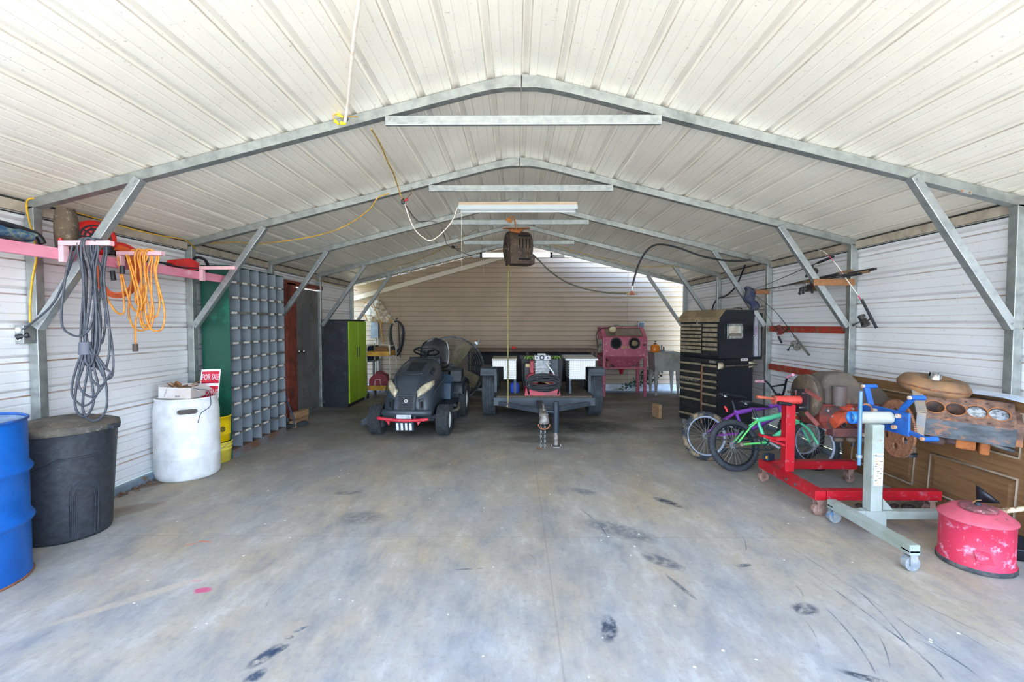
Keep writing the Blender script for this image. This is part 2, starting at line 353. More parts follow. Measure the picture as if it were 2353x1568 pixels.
# ------------------------------------------------------------------ house wall closing the back
def siding_mat():
    s = N('beige lap siding'); col = s.mix(s.step(s.noise(1.2, 5), .35, .7), lin('#a7937b'), lin('#97846d'))
    col = s.mix(s.mth('MULTIPLY', s.step(s.noise(150, 2), .5, .7), .3), col, lin('#776a58')); return s.fin(col, .65)
YH = 9.86; b = MB(); z = .13; vs = []
while z < 4.3:
    vs += [(z, 0), (z+.012, -.014), (z+.10, 0)]; z += .102
pts = [(-4.6, YH), (5.0, YH)]
V = [(x, YH+dy, zz) for x in (-4.6, 5.0) for zz, dy in vs]; n = len(vs)
b.add(V, [(i, n+i, n+i+1, i+1) for i in range(n-1)]); struct(b.build('wall_back', siding_mat()))
b = MB().box(-4.6, 5.0, YH-.03, YH+.1, -.06, .13); struct(b.build('baseboard_back', mat('painted footing', '#cfd6dc', '#a9b0b4', 5, rough=.7)))
b = MB().box(-4.6, 5.0, 9.75, YH-.03, -.2, -.01); struct(b.build('floor', mat('dirt strip', '#6a5a48', '#4d4236', 9, rough=.95)))
b = MB()
for x in (-2.45, -1.1, 2.35): b.box(x-.003, x+.003, YH-.016, YH-.011, .13, 4.3)
struct(b.build('trim_5', mat('seam', '#8b7f6d')))
struct(MB().box(-4.6, 1.0, 9.2, YH-.02, 3.42, 3.52).build('sky_blocker', mat('sky blocker board', '#b9b0a0')))  # added unseen board, keeps skylight off the left of the back wall
b = MB().bar((-3.5, 9.74, 1.90), (.05, 9.74, 2.88), .05, .09); struct(b.build('trim_6', mat('gable trim', '#cbbfaa', rough=.6)))
# ------------------------------------------------------------------ steel frames
ORD = ['nearest the open front', 'second from the open front, above the long light', 'third from the front, carrying the brown hose reel', 'fourth from the front, just before the rear light', 'farthest back, beside the beige siding wall']
for i in range(5):
    Y0 = 3.13+1.53*i; Y1 = Y0+.06
    t = thing('roof_truss', 'galvanized steel roof frame '+ORD[i], 'roof truss', (XC, Y0+.03, 0), group='galvanized frames carrying the roof')
    MB().box(XL+.005, XL+.07, Y0, Y1, .0, 2.19).build('post', GALV, t, True, .004); MB().box(XR-.07, XR-.005, Y0, Y1, .0, 2.19).build('post', GALV, t, True, .004)
    for sg in (-1, 1):
        xe = XL-.02 if sg < 0 else XR+.02
        P = [(xe, 3.0-.25*abs(xe-XC)), (XC+sg*.32, 2.92), (XC+sg*.2, 2.945), (XC+sg*.1, 2.958), (XC+sg*.004, 2.958)]
        Q = [(xe, 3.062-.25*abs(xe-XC)), (XC+sg*.32, 2.982), (XC+sg*.2, 3.012), (XC+sg*.1, 3.034), (XC+sg*.004, 3.044)]
        b = MB(); n = len(P); vs = [(x, y, z) for y in (Y0, Y1) for x, z in P+Q[::-1]]
        b.prism(P+Q[::-1] if sg > 0 else (P+Q[::-1])[::-1], 'y', Y0, Y1); b.build('rafter', GALV, t, True, .004)
    b = MB().box(-.86, .95, Y0-.032, Y0-.002, 2.705, 2.765)
    for x in (-.835, -.80, .89, .925):
        b.cyl((x, Y0-.036, 2.742), (x, Y0-.032, 2.742), .009, n=8)
    b.build('collar_tie', GALV2, t, True, .003)
    for (xa, za, xb, zb) in ((-2.485, 2.36, -3.20, 1.375), (2.575, 2.36, 3.255, 1.375)):
        b = MB().bar((xa, Y0-.032, za), (xb, Y0-.032, zb), .056, .056, (0, 1, 0)); d_ = Vector((xb-xa, 0, zb-za)).normalized()
        for (x, z, s_) in ((xa, za, 1), (xb, zb, -1)): c_ = Vector((x, Y0-.062, z))+d_*s_*.03; b.cyl(c_, c_-Vector((0, .004, 0)), .009, n=8)
        b.build('knee_brace', GALV2, t, True, .004)
# ------------------------------------------------------------------ steel door in the left wall
b = MB().box(-3.33, -3.285, 6.89, 7.77, .03, 1.94); d1 = struct(b.build('door_1', mat('grey steel door', '#6d6b68', '#5c5a58', 3, rough=.6, c3='#4b4a4a', sc3=9), bev=.003))
b = MB(); b.box(-3.283, -3.281, 7.15, 7.42, .98, 1.72)
b.build('door_panel', mat('grey patch', '#5d5c5b'), d1)
b = MB(); b.cyl((-3.285, 6.97, .99), (-3.25, 6.97, .99), .03, n=14); b.cyl((-3.25, 6.97, .99), (-3.2, 6.97, .99), .012, n=10); b.ball((-3.19, 6.97, .99), .028); b.build('door_handle', CHROME, d1, label='chrome round handle')
RJ = mat('red rusty jamb', '#7e3b2c', '#5d2d22', 5, rough=.8, c3='#a4563a', sc3=14)
b = MB(); b.box(-3.37, -3.25, 6.62, 6.885, 0, 2.0); struct(b.build('trim_7', RJ, bev=.004))
b = MB(); b.box(-3.37, -3.25, 5.95, 7.85, 1.965, 2.03); struct(b.build('trim_8', RJ, bev=.004))
b = MB(); b.box(-3.37, -3.25, 6.885, 7.85, 0, .03); struct(b.build('trim_9', GALV, bev=.004))
# ================================================================== LEFT SIDE
# ---- blue steel drum
BLUE = mat('blue drum paint', '#0a5cb0', '#0a519c', 6, rough=.38, c3='#123f72', sc3=14, lo3=.62, hi3=.7)
t = thing('steel_drum', 'blue steel drum with rolled ribs standing at the left edge of the photo', 'drum', (-2.98, 2.41, 0))
R_ = .286; pr = [(0, .015), (.27, .015), (.284, 0), (.29, .006), (.285, .02)]
for zc in (.32, .60): pr += [(R_, zc-.03), (R_+.010, zc-.018), (R_+.018, zc-.004), (R_+.018, zc+.004), (R_+.010, zc+.018), (R_, zc+.03)]
pr += [(R_, .85), (R_-.002, .868)]
MB().lathe(pr, n=56).build('body', BLUE, t)
MB().torus((0, 0, .006), (0, 0, 1), .287, .007, 56, 6).build('bottom_rim', mat('rust rim', '#7a4a30', '#94603e', 20, rough=.9), t)
b = MB().torus((0, 0, .875), (0, 0, 1), .287, .0075, 56, 8); b.build('top_rim', mat('blue rim', '#1558b0', '#2b466b', 9, rough=.5), t)
b = MB().lathe([(0, .858), (.276, .858), (.28, .868)], n=40); b.cyl((-.02, .19, .858), (-.02, .19, .87), .035, n=20); b.build('lid', mat('chalky blue lid', '#7f93a8', '#5d7693', 8, rough=.8), t)
p = aY(44, 1010, 2.6)
c0 = Vector((-2.98, 2.41)); ang = math.atan2(-2.41, 2.98)
b = MB().lathe([(R_+.0012, .735), (R_+.0012, .765)], n=8, a0=ang+.02+.35, a1=ang+.28+.35); b.build('sticker', mat('paper sticker', '#d7d4c4', '#8f9a6a', 40, rough=.8), t, solid=.001)
# ---- black rubbish bin
TB = mat('charcoal bin plastic', '#2a2d33', '#363a40', 30, rough=.55, c3='#6e6a62', sc3=50, lo3=.66, hi3=.76)
t = thing('trash_can', 'black plastic trash can with dusty lid beside the blue drum', 'trash can', (-3.02, 3.07, 0))
MB().lathe([(0, .01), (.2, .01), (.225, .0), (.232, .02), (.245, .25), (.262, .50), (.268, .60), (.274, .70), (.28, .715)], n=56).build('body', TB, t)
LID = mat('dusty lid', '#45433f', '#6d675a', 7, .4, .65, .8, c3='#8a8272', sc3=40)
MB().lathe([(0, .772), (.10, .775), (.17, .77), (.19, .758), (.215, .757), (.235, .752), (.26, .745), (.287, .735), (.29, .70), (.286, .698), (.28, .715)], n=56).build('lid', LID, t)
def onr(a, r, z): return Vector((r*math.cos(a), r*math.sin(a), z))
def rz(z): return .226+.048*z/.7
A0 = -.82
b = MB(); b.tube([onr(A0-.9+i*.06, rz(.5)+.006+.004, .47+.075*max(0, min(1, (i-4)/9))) for i in range(28)], .006, 6)
for (w1, h1) in ((.30, .40), (.22, .36)):
    pts = [onr(A0+.38-w1, rz(.03)+.006, .03), onr(A0+.38-w1, rz(h1-.12)+.006, h1-.12)]
    pts += [onr(A0+.38-w1*math.cos(k*PI/10), rz(h1-.1)+.006, h1-.1+.1*math.sin(k*PI/10)) for k in range(11)]+[onr(A0+.38+w1, rz(.03)+.006, .03)]
    b.tube(pts, .005, 6)
b.build('moulded_rib', TB, t)
for a_, q in ((.12, .30), (3.2, .288)): MB().cb(onr(a_, q, .712), (.05, .07, .025), (0, .2, a_)).build('handle', TB, t, bev=.006)
b = MB().lathe([(rz(.50)+.003, .50), (rz(.68)+.003, .68)], n=6, a0=-.33, a1=-.1); b.build('label_sticker', mat('red and white sticker', '#e7e3e0', '#c23a44', 12, .5, .54, .6), t, solid=.001)
# ---- white plastic barrel with junk
WB = mat('white barrel plastic', '#e6e8e8', '#d4d6d4', 7, rough=.5, c3='#a8a59b', sc3=38, lo3=.62, hi3=.74)
t = thing('plastic_barrel', 'white cut-down plastic barrel with two hand slots, full of scrap', 'barrel', (-3.05, 4.27, 0)); t.scale = (.91, .91, 1)
prf = [(.20, .012), (.255, .0), (.275, .018), (.283, .06), (.283, .19), (.287, .20), (.287, .21), (.283, .22), (.284, .44), (.286, .45), (.283, .46), (.282, .60), (.272, .68), (.262, .712), (.27, .722), (.268, .733), (.255, .735), (.252, .70), (.268, .6), (.27, .1), (.2, .03)]
b = MB(); n = 64; m = len(prf); vs = [(r*math.cos(2*PI*k/n), r*math.sin(2*PI*k/n), z) for r, z in prf for k in range(n)]; fs = []
prf_slot = (prf.index((.282, .60)), )
for i in range(m-1):
    for k in range(n): fs.append((i*n+k, i*n+(k+1) % n, (i+1)*n+(k+1) % n, (i+1)*n+k))
b.add(vs, fs, True); b.add([(.2*math.cos(2*PI*k/n), .2*math.sin(2*PI*k/n), .012) for k in range(n)], [tuple(range(n))]); bar = b.build('body', WB, t)
aslot = math.atan2(-4.27, 3.02)+.02
cut = MB(); cu_ = onr(aslot, .275, .625); tx = Vector((-math.sin(aslot), math.cos(aslot), 0)); dn = Vector((math.cos(aslot), math.sin(aslot), 0))
vs2 = []
pl = [(-.06+.022*math.cos(PI/2+k*PI/6), .022*math.sin(PI/2+k*PI/6)) for k in range(7)]+[(.06+.022*math.cos(-PI/2+k*PI/6), .022*math.sin(-PI/2+k*PI/6)) for k in range(7)]
for s_ in (-.06, .06): vs2 += [cu_+dn*s_+tx*u+Vector((0, 0, v)) for u, v in pl]
k_ = len(pl); cut.add(vs2, [(i, (i+1) % k_, k_+(i+1) % k_, k_+i) for i in range(k_)]+[tuple(range(k_-1, -1, -1)), tuple(range(k_, 2*k_))])
co_ = cut.build('cutter', WB, t); md = bar.modifiers.new('slot', 'BOOLEAN'); md.object = co_; md.solver = 'EXACT'
bpy.context.view_layer.update(); dg = bpy.context.evaluated_depsgraph_get(); nm_ = bpy.data.meshes.new_from_object(bar.evaluated_get(dg)); bar.modifiers.clear(); bar.data = nm_; bpy.data.objects.remove(co_)
MB().torus(cu_+dn*.006, dn, .001, .001, 4, 4).v
b = MB(); b.tube([cu_+dn*.008+tx*u*1.12+Vector((0, 0, v*1.25)) for u, v in pl], .006, 6, closed=True); b.build('slot_rim', WB, t)
b = MB().lathe([(0, .53), (.267, .53)], n=24); b.build('scrap', mat('scrap paper', '#b9a88e', '#7d7260', 12, rough=.9), t)
# scrap box, sign and cable on top
CARD = mat('white printed carton', '#ddd9d6', '#cfc4bb', 4, rough=.8); CIN = mat('brown carton inside', '#8a5f3c', '#a97b50', 10, rough=.9)
t = thing('cardboard_box', 'open white cardboard box of brown scraps sitting in the white barrel', 'box', (-3.03, 4.20, .737), (0, .04, .10))
b = MB(); b.box(-.17, .15, -.13, -.126, 0, .10); b.box(-.17, .15, .126, .13, 0, .11); b.box(-.17, -.166, -.13, .13, 0, .115); b.box(.146, .15, -.13, .13, 0, .10); b.box(-.17, .15, -.13, .13, 0, .004); b.build('carton', CARD, t); t.scale = (.86, .86, 1)
MB().cb((.19, 0, .085), (.09, .24, .004), (0, .45, 0)).build('flap', CARD, t)
b = MB()
for i in range(9): b.cb((random.uniform(-.1, .1), random.uniform(-.08, .08), .085+random.uniform(0, .04)), (.09, .06, .006), (random.uniform(-.7, .7), random.uniform(-.7, .7), random.uniform(0, 3)))
b.build('scraps', CIN, t)
b = MB()
for i in range(7): b.cb((-.11+.004*i, -.131, .02+.011*i), (.012 if i % 2 else .006, .001, .005), (0, .5, 0))
for i in range(4): b.cb((.0+.012*i, -.131, .022), (.006, .001, .014))
b.build('printing', mat('dark print', '#54586a'), t)
RED = mat('sign red', '#c4122f', rough=.5); SW = mat('sign white', '#eef0f0', rough=.5)
t = thing('for_sale_sign', 'red and white FOR SALE sign curled inside the white barrel', 'sign', aY(478, 905, 4.42)-Vector((0, 0, .05)))
base = aY(478, 905, 4.42)
def sgn_pt(u, v, off=0): # u across, v up
    bend = .10*(v/.30)**2; return Vector((-.075+u*.16+.03*v/.3, -.02-off+.04*u+.02*math.sin(u*PI), .0+v-bend*.25))
def sign_patch(u0, u1, v0, v1, off, nm, m_):
    b = MB(); k = 8; vs = [sgn_pt(u0+(u1-u0)*i/k, v0+(v1-v0)*j/k, off) for j in range(k+1) for i in range(k+1)]
    b.add(vs, [(j*(k+1)+i, j*(k+1)+i+1, (j+1)*(k+1)+i+1, (j+1)*(k+1)+i) for j in range(k) for i in range(k)], True); return b.build(nm, m_, t, solid=.0015)
sign_patch(0, 1, -.02, .31, 0, 'board', SW)
sign_patch(.05, .95, .155, .285, .002, 'red_field', RED); sign_patch(.05, .95, -.01, .125, .002, 'red_field', RED)
for txt, v_, sz in (('FOR SALE', .22, .042), ('BY OWNER', .055, .042)):
    b = text_mb(txt, sz, Matrix.Identity(4), .0001, bold=.0012)
    b.v = [sgn_pt(.5+p.x/.16*.80, v_+p.y*2.1, .0045) for p in b.v]; b.build('lettering', SW, t)
b = MB().tube([aY(*q) for q in ((385, 905, 4.1), (420, 888, 4.15), (455, 895, 4.1), (478, 898, 4.12), (484, 915, 4.0), (482, 935, 3.96), (462, 950, 3.97), (455, 972, 3.97))], .0035, 6, sp=5)
solo(b, 'loose_cable', mat('blue grey cable', '#3f5063'), 'thin dark loose cable hanging over the rim of the white barrel', 'cable')
# ---- stacked yellow buckets
YB1 = mat('yellow bucket plastic', '#e8c500', '#d9b400', 9, rough=.45); YB2 = mat('pale yellow bucket plastic', '#dccb4a', '#c9b844', 9, rough=.5)
cx, cy = -3.06, 4.70
t = thing('bucket', 'pale yellow lower bucket behind the white barrel, holding a brighter one', 'bucket', (cx, cy, 0), group=None)
MB().lathe([(0, .004), (.118, .0), (.125, .004), (.132, .12), (.137, .125), (.137, .133), (.134, .135), (.134, .155), (.141, .158), (.141, .166), (.136, .168), (.137, .19), (.145, .195), (.145, .205), (.132, .205), (.118, .02)], n=40).build('body', YB2, t)
b = MB().tube([onr(-.2-2.7*k/12, .146, .19-.06*math.sin(PI*k/12)) for k in range(13)], .0025, 6); b.build('bail_handle', CHROME, t, label='wire bail handle')
t = thing('bucket', 'bright yellow upper bucket with a black printed label, behind the white barrel', 'bucket', (cx, cy, .2065))
MB().lathe([(0, .0), (.112, .0), (.118, .004), (.122, .07), (.128, .075), (.128, .082), (.124, .084), (.13, .25), (.137, .252), (.137, .262), (.124, .262), (.11, .01)], n=40).build('body', YB1, t)
a_ = math.atan2(-4.7, 3.06); rr = .1285
b = MB().lathe([(rr-.002, .10), (rr+.0025, .225)], n=8, a0=a_+.0, a1=a_+.85); b.build('label_sticker', mat('yellow print', '#cfae10', '#3a3420', 30, .5, .53), t, solid=.0008)
b = MB(); c1 = onr(a_+.42, rr+.004, .135); dd = Vector((math.cos(a_+.42), math.sin(a_+.42), 0))
b.torus(c1, dd, .022, .004, 16, 6); b.torus(c1+Vector((0, 0, .0)), dd, .01, .004, 12, 6); b.build('logo_print', mat('black print', '#22201c'), t)
# ---- pigeonhole cabinet
GRN = mat('dark green enamel', '#155241', '#124638', 3, rough=.42, c3='#1e6a55', sc3=2); BIN = mat('blue grey steel', '#7f888e', '#6f777d', 3, rough=.55, c3='#53585c', sc3=70, lo3=.66, hi3=.72)
t = thing('pigeonhole_cabinet', 'tall green steel cabinet of open blue-grey pigeonholes against the left wall', 'cabinet', (-3.11, 5.32, 0))
x0, x1, y0, y1, z0, z1 = -3.215, -2.945, 4.775, 5.90, .085, 2.0
b = MB().box(x0-.02, x1, y0-.003, y0, 0, z1+.005); b.build('side_panel', GRN, t, True); MB().box(x0-.02, x1, y1, y1+.003, 0, z1+.005).build('side_panel', BIN, t, True)
b = MB()
for k in range(44): b.cyl((x1-.018, y0-.005, .06+k*.044), (x1-.018, y0-.003, .06+k*.044), .003, n=6)
b.build('bolt_holes', mat('hole shadow green', '#0a2a21'), t, True)
MB().box(x0-.02, x1, y0, y1, z1, z1+.004).build('top_panel', GRN, t, True); MB().box(x0-.003, x0, y0, y1, 0, z1).build('back_panel', BIN, t, True)
MB().box(x0, x1, y0, y1, 0, z0).build('base', mat('rusty base', '#6a6f72', '#6b4c38', 4, .4, .6, .8), t, True)
hs = (z1-z0)/12; tagm = mat('paper label', '#dcdad2', '#b5b0a4', 60)
for r in range(12):
    z = z0+r*hs
    if r: 
        MB().box(x0, x1, y0, y1, z-.002, z+.002).build('shelf', BIN, t, True)
        b = MB()
        b.box(x1-.002, x1, y0, y1, z-.015, z+.009)
        b.build('shelf_lip', mat('dark lip', '#5c5a55', '#7a756c', 30) if r == 1 else bpy.data.materials['dark lip'], t, True)
        for c in range(6):
            if random.random() < .88:
                ya = y0+(y1-y0)*(c+.18+random.random()*.1)/6; MB().box(x1, x1+.002, ya, ya+random.uniform(.08, .115), z-.013, z+.008).build('label_strip', tagm, t, True)
b = MB()
for c in range(1, 6):
    y = y0+(y1-y0)*c/6
    b = MB().box(x0, x1-.003, y-.0012, y+.0012, z0, z1); b.build('divider', BIN, t, True)
b = MB().box(-3.2, -3.0, 5.42, 5.44, .09, .23); b.build('scrap_divider', RUST, t, True)
# ---- squeegee and offcuts
t = thing('push_broom', 'floor squeegee with a thin blue-black handle leaning beside the pigeonhole cabinet', 'broom', aF(672, 985)+Vector((.0, 0, 0)))
hd = aF(672, 985)
b = MB().bar(hd+Vector((-.13, -.16, .035)), hd+Vector((.10, .22, .035)), .08, .05); b.build('head', RUB, t, True, .01)
b = MB().tube([hd+Vector((.02, .02, .05)), hd+Vector((-.0, .04, .12)), aY(640, 868, 6.15)], .012, 10); b.build('handle', mat('navy handle', '#24344f', rough=.4), t, True)
WOOD = mat('pale timber offcut', '#a5835f', '#8a6a4a', 6, rough=.8, st=(8, 1, 8))
b = MB().cb((-3.02, 6.42, .045), (.09, .42, .09), (0, 0, .05)); solo(b, 'wood_block', WOOD, 'lower timber offcut lying on the floor before the grey door', 'wood block', bev=.003)
b = MB().cb((-3.05, 6.50, .1365), (.09, .34, .09), (0, 0, -.08)); solo(b, 'wood_block', WOOD, 'upper timber offcut stacked before the grey door', 'wood block', bev=.003)
# ---- black locker with lime doors
t = thing('metal_locker', 'scuffed black metal locker with two lime green doors', 'locker', (-2.99, 8.15, 0))
BM = mat('scuffed black steel', '#1b1e22', '#2c3136', 5, .35, .7, .5, c3='#474d52', sc3=11, lo3=.58, hi3=.74); LIME = mat('lime enamel', '#97c21e', '#8cb61a', 6, rough=.4)
MB().box(-3.205, -2.795, 7.72, 8.60, .06, 1.46).build('body', BM, t, True, .004)
MB().box(-3.20, -2.81, 7.74, 8.58, 0, .06).build('plinth', BM, t, True)
MB().box(-3.21, -2.765, 7.71, 8.61, 1.46, 1.475).build('top_panel', BLK, t, True, .003)
for ya, yb in ((7.725, 8.158), (8.164, 8.597)):
    d_ = MB().box(-2.793, -2.772, ya, yb, .07, 1.445).build('door', LIME, t, True, .004)
    ym = 8.10 if ya < 8 else 8.225; MB().box(-2.771, -2.764, ym-.014, ym+.014, .82, 1.0).build('door_handle', BLK, d_, True, .002)
# ---- yellow cart
t = thing('utility_cart', 'yellow two-shelf utility cart with white tube frame beside the lime locker', 'cart', (-2.58, 8.95, 0))
CY = mat('mustard shelf enamel', '#cf9a2a', '#b27f22', 8, rough=.5, c3='#7a4f24', sc3=9); CW = mat('cream tube', '#d8d0bd', '#a89c86', 12, rough=.5)
for x in (-2.80, -2.37):
    MB().tube([(x, 8.70, .08), (x, 8.70, .93), (x, 8.74, .985), (x, 9.14, .985), (x, 9.18, .93), (x, 9.18, .08)], .013, 10, sp=2).build('tube_frame', CW, t, True)
b = MB().tube([(-2.80, 8.70, .93), (-2.78, 8.70, 1.0), (-2.74, 8.70, 1.015), (-2.43, 8.70, 1.015), (-2.39, 8.70, 1.0), (-2.37, 8.70, .93)], .013, 10, sp=2); b.build('push_handle', CW, t, True)
for z in (.155, .80):
    b = MB(); b.box(-2.79, -2.38, 8.70, 9.18, z, z+.006)
    for q in ((-2.79, -2.38, 8.695, 8.70), (-2.79, -2.38, 9.18, 9.185), (-2.795, -2.79, 8.695, 9.185), (-2.38, -2.375, 8.695, 9.185)): b.box(*q, z, z+.085)
    b.build('shelf', CY, t, True)
for x in (-2.79, -2.38):
    for y in (8.71, 9.17):
        w_ = MB().cyl((x-.014, y, .045), (x+.014, y, .045), .045, n=20).build('caster', RUB, t, True); MB().bar((x, y, .05), (x, y, .12), .035, .02).build('fork', DARK, w_, True)
REDP = mat('faded red plastic', '#8d2f3a', '#7a2733', 5, rough=.6, c3='#a85560', sc3=12)
t = thing('gas_can', 'faded red plastic fuel can on the lower cart shelf', 'fuel can', (-2.6, 8.86, .163))
b = MB(); P = [(-.17, 0), (.17, 0), (.18, .03), (.18, .19), (.13, .27), (.07, .30), (-.05, .30), (-.14, .24), (-.18, .17), (-.18, .03)]
b.prism(P, 'y', -.1, .1); b.build('body', REDP, t, bev=.02, seg=3)
b = MB().tube([(-.07, 0, .26), (-.05, 0, .325), (.06, 0, .33), (.09, 0, .27)], .016, 10, sp=4); b.build('handle', REDP, t)
b = MB().tube([(-.08, -.104, .05), (-.055, -.104, .19), (.03, -.104, .19), (.055, -.104, .05)], .010, 6); b.build('white_marking', mat('chalky white', '#c9b3b4'), t)
t = thing('tool_box', 'small brown wooden tool carrier with rope handle on the cart top', 'tool carrier', (-2.55, 8.95, .807))
MB().box(-.13, .13, -.1, .1, 0, .16).build('body', WOODB, t, bev=.004); MB().tube([(-.08, 0, .16), (-.07, 0, .21), (.07, 0, .23), (.1, 0, .16)], .009, 8, sp=4).build('handle', CW, t)
# ---- blue crates behind locker
for k, (z, lb) in enumerate(((.69, 'lower dark blue crate behind the lime locker'), (.842, 'upper dark blue crate behind the lime locker'))):
    t = thing('plastic_crate', lb, 'crate', (-2.97, 9.3, z)); b = MB(); b.box(-.16, .16, -.2, .2, 0, .012)
    for q in ((-.16, .16, -.2, -.19), (-.16, .16, .19, .2), (-.16, -.15, -.2, .2), (.15, .16, -.2, .2)): b.box(*q, 0, .14)
    b.build('body', mat('navy plastic', '#1d2a4a', rough=.5) if k == 0 else bpy.data.materials['navy plastic'], t); MB().box(-.17, .17, -.21, -.2, .125, .145).build('rim', bpy.data.materials['navy plastic'], t)
t = thing('small_table', 'plain steel stand under the blue crates behind the locker', 'stand', (-2.97, 9.3, 0))
MB().box(-.2, .2, -.25, .25, .66, .69).build('tabletop', GALV, t, bev=.003)
for x in (-.18, .18):
    for y in (-.22, .22): MB().box(x-.015, x+.015, y-.015, y+.015, 0, .66).build('leg', GALV, t)
# ---- electric cabinet, hung insulation, hose coil on the house wall
t = thing('junction_box', 'grey metal electrical box with conduit on the beige house wall', 'electrical box', (-2.90, YH-.07, 1.10))
p0 = aY(852, 741, YH-.1); p1 = aY(870, 777, YH-.1)
MB().box(p0.x, p1.x, YH-.13, YH-.005, p1.z, p0.z).build('body', mat('grey box', '#8f989c', '#a4adb0', 9, rough=.5, metal=.2), t, True, .004)
b = MB()
for x in (p0.x+.08, p0.x+.14): b.cyl((x, YH-.05, .1), (x, YH-.05, p1.z), .013, n=10)
b.build('conduit', GALV, t, True)
t = thing('insulation_batt', 'torn tan and white insulation sheet hung on the beige wall', 'insulation', aY(880, 715, YH-.1))
P = [(838, 702), (852, 690), (872, 688), (878, 700), (893, 722), (905, 738), (903, 745), (880, 742), (868, 742), (850, 741), (842, 730), (834, 718)]
b = MB(); Q = [aY(x, y, YH-.12) for x, y in P]; c_ = sum(Q, Vector())/len(Q)
rows = [[c_+(q-c_)*f_+Vector((0, -.07*(1-f_**2)+random.uniform(-.015, .015), 0)) for q in cr(Q, 3, True)] for f_ in (.05, .35, .65, .88, 1.0)]
rows.append([q+Vector((0, .09, 0)) for q in rows[-1]]); b.loft(rows); b.build('sheet', mat('torn insulation', '#b7a68c', '#8d7a5f', 14, .4, .6, .95, c3='#d8d2c2', sc3=9, lo3=.5, hi3=.6, bump=.6, bsc=30), t, True)
for pp in (((835, 695), (848, 700), (856, 706)), ((858, 700), (866, 720), (874, 745), (878, 775)), ((880, 735), (876, 755), (885, 800)), ((890, 728), (897, 736), (904, 740)), ((838, 722), (842, 733), (845, 738))):
    MB().tube([aY(x, y, YH-.22) for x, y in pp], .009, 6, sp=4).build('wire', mat('orange wire', '#b9802e') if 'orange wire' not in bpy.data.materials else bpy.data.materials['orange wire'], t, True)
b = MB(); cc = aY(912, 775, YH-.08)
for i in range(7):
    ph = random.uniform(-.3, .3); rx = random.uniform(.10, .155); rzz = random.uniform(.30, .37); top = cc.z+.335
    b.tube([(cc.x+rx*math.sin(2*PI*k/24)+.02*math.sin(4*PI*k/24+ph), YH-.06-.01*i+.008*math.cos(6*PI*k/24), top-rzz+rzz*math.cos(2*PI*k/24)) for k in range(24)], .0105, 8, closed=True, sp=0)
b.tube([(cc.x+.04, YH-.08, top-.02), (cc.x+.05, YH-.09, top-.4), (cc.x+.07, YH-.1, top-.76)], .009, 8, sp=5); b.cyl((cc.x, YH-.01, top+.06), (cc.x, YH-.13, top+.04), .012, n=8)
h_ = solo(b, 'hose', mat('black hose', '#16181b', '#222428', 20, rough=.5), 'coiled black air hose hung on the beige wall left of the mower', 'hose')
# ---- pink wall shelf
PINK = mat('pink painted lumber', '#d88a9c', '#c87488', 5, rough=.75, c3='#ddb7b9', sc3=10, lo3=.58, hi3=.72, st=(1, .4, 1)); PINK2 = mat('pale pink lumber', '#dfadb6', '#cfa3a4', 9, rough=.75, c3='#c9a58c', sc3=16)
t = thing('wall_shelf', 'faded pink wooden shelf rack bracketed along the left wall', 'shelf', (-3.1, 3.7, 1.815))
b = MB().box(-2.97, -2.935, 2.35, 4.70, 1.815, 1.888); b.build('front_rail', PINK, t, True, .003)
MB().box(-3.22, -2.971, 2.35, 4.66, 1.868, 1.89).build('deck', PINK, t, True, .002)
for y in (3.0, 3.435, 4.33):
    MB().box(-2.934, -2.90, y-.02, y+.02, 1.80 if y != 3.435 else 1.83, 1.904).build('upright', PINK2, t, True, .003); MB().box(-2.934, -2.60, y-.02, y+.02, 1.905, 1.935).build('hanger_arm', PINK2, t, True, .003)
# things on it
z_ = 1.891
t = thing('tarp_roll', 'rolled blue and grey tarp at the left end of the pink shelf', 'tarp', (-3.08, 2.66, z_))
b = MB(); P = []
for k in range(15):
    y = -.24+.48*k/14; P.append([(math.cos(a)*(.10+.012*math.sin(5*a+k*1.7)), y+.01*math.sin(3*a), .052+math.sin(a)*(.04+.008*math.sin(3*a+k*2))) for a in [2*PI*i/20 for i in range(20)]])
b.loft(P); b.build('cloth', mat('blue tarp', '#2b5273', '#6f7d72', 24, .45, .58, .8, c3='#8f937a', sc3=25, bump=.5), t)
b = MB(); b.tube([(-.02, -.26, .10), (.03, 0, .108), (.05, .26, .08), (.07, .3, .02)], .02, 8, sp=4); b.build('grip_bar', BLK, t)
t = thing('leaf_blower', 'dusty leaf blower with red and black fan housing on the pink shelf', 'leaf blower', (-3.08, 3.42, z_))
RP = mat('tool red', '#d8231f', '#b81d1b', 10, rough=.4); DUST = mat('dusty brown plastic', '#594a38', '#463b2e', 9, rough=.85, c3='#7a705c', sc3=40)
b = MB().lathe([(0, .05), (.09, .055), (.125, .03), (.13, -.03), (.1, -.06), (0, -.06)], (0, -.02, .135), 32, (.8, -.6, 0)); b.build('fan_housing', RP, t)
b = MB(); ax = Vector((.8, -.6, 0)); c_ = Vector((0, -.02, .135))+ax*.056
for r in (.03, .06, .085): b.torus(c_, ax, r, .006, 24, 6)
for k in range(10):
    a = 2*PI*k/10; s1 = Vector((.6, .8, 0)); b.tube([c_, c_+(s1*math.cos(a)+Vector((0, 0, 1))*math.sin(a))*.09], .005, 5)
b.build('grille', BLK, t)
b = MB().tube([(.02, .08, .09), (.06, .16, .10), (.08, .26, .06), (.09, .30, .05)], .034, 12, sp=4); b.build('handle', RP, t)
MB().tube([(-.02, .05, .10), (-.05, .25, .09), (-.07, .42, .07), (-.08, .52, .06)], .05, 16, sp=3).build('blower_tube', DUST, t)
b = MB().box(.02, .09, .0, .06, .02, .12); b.build('engine_cover', DARK, t, bev=.012)
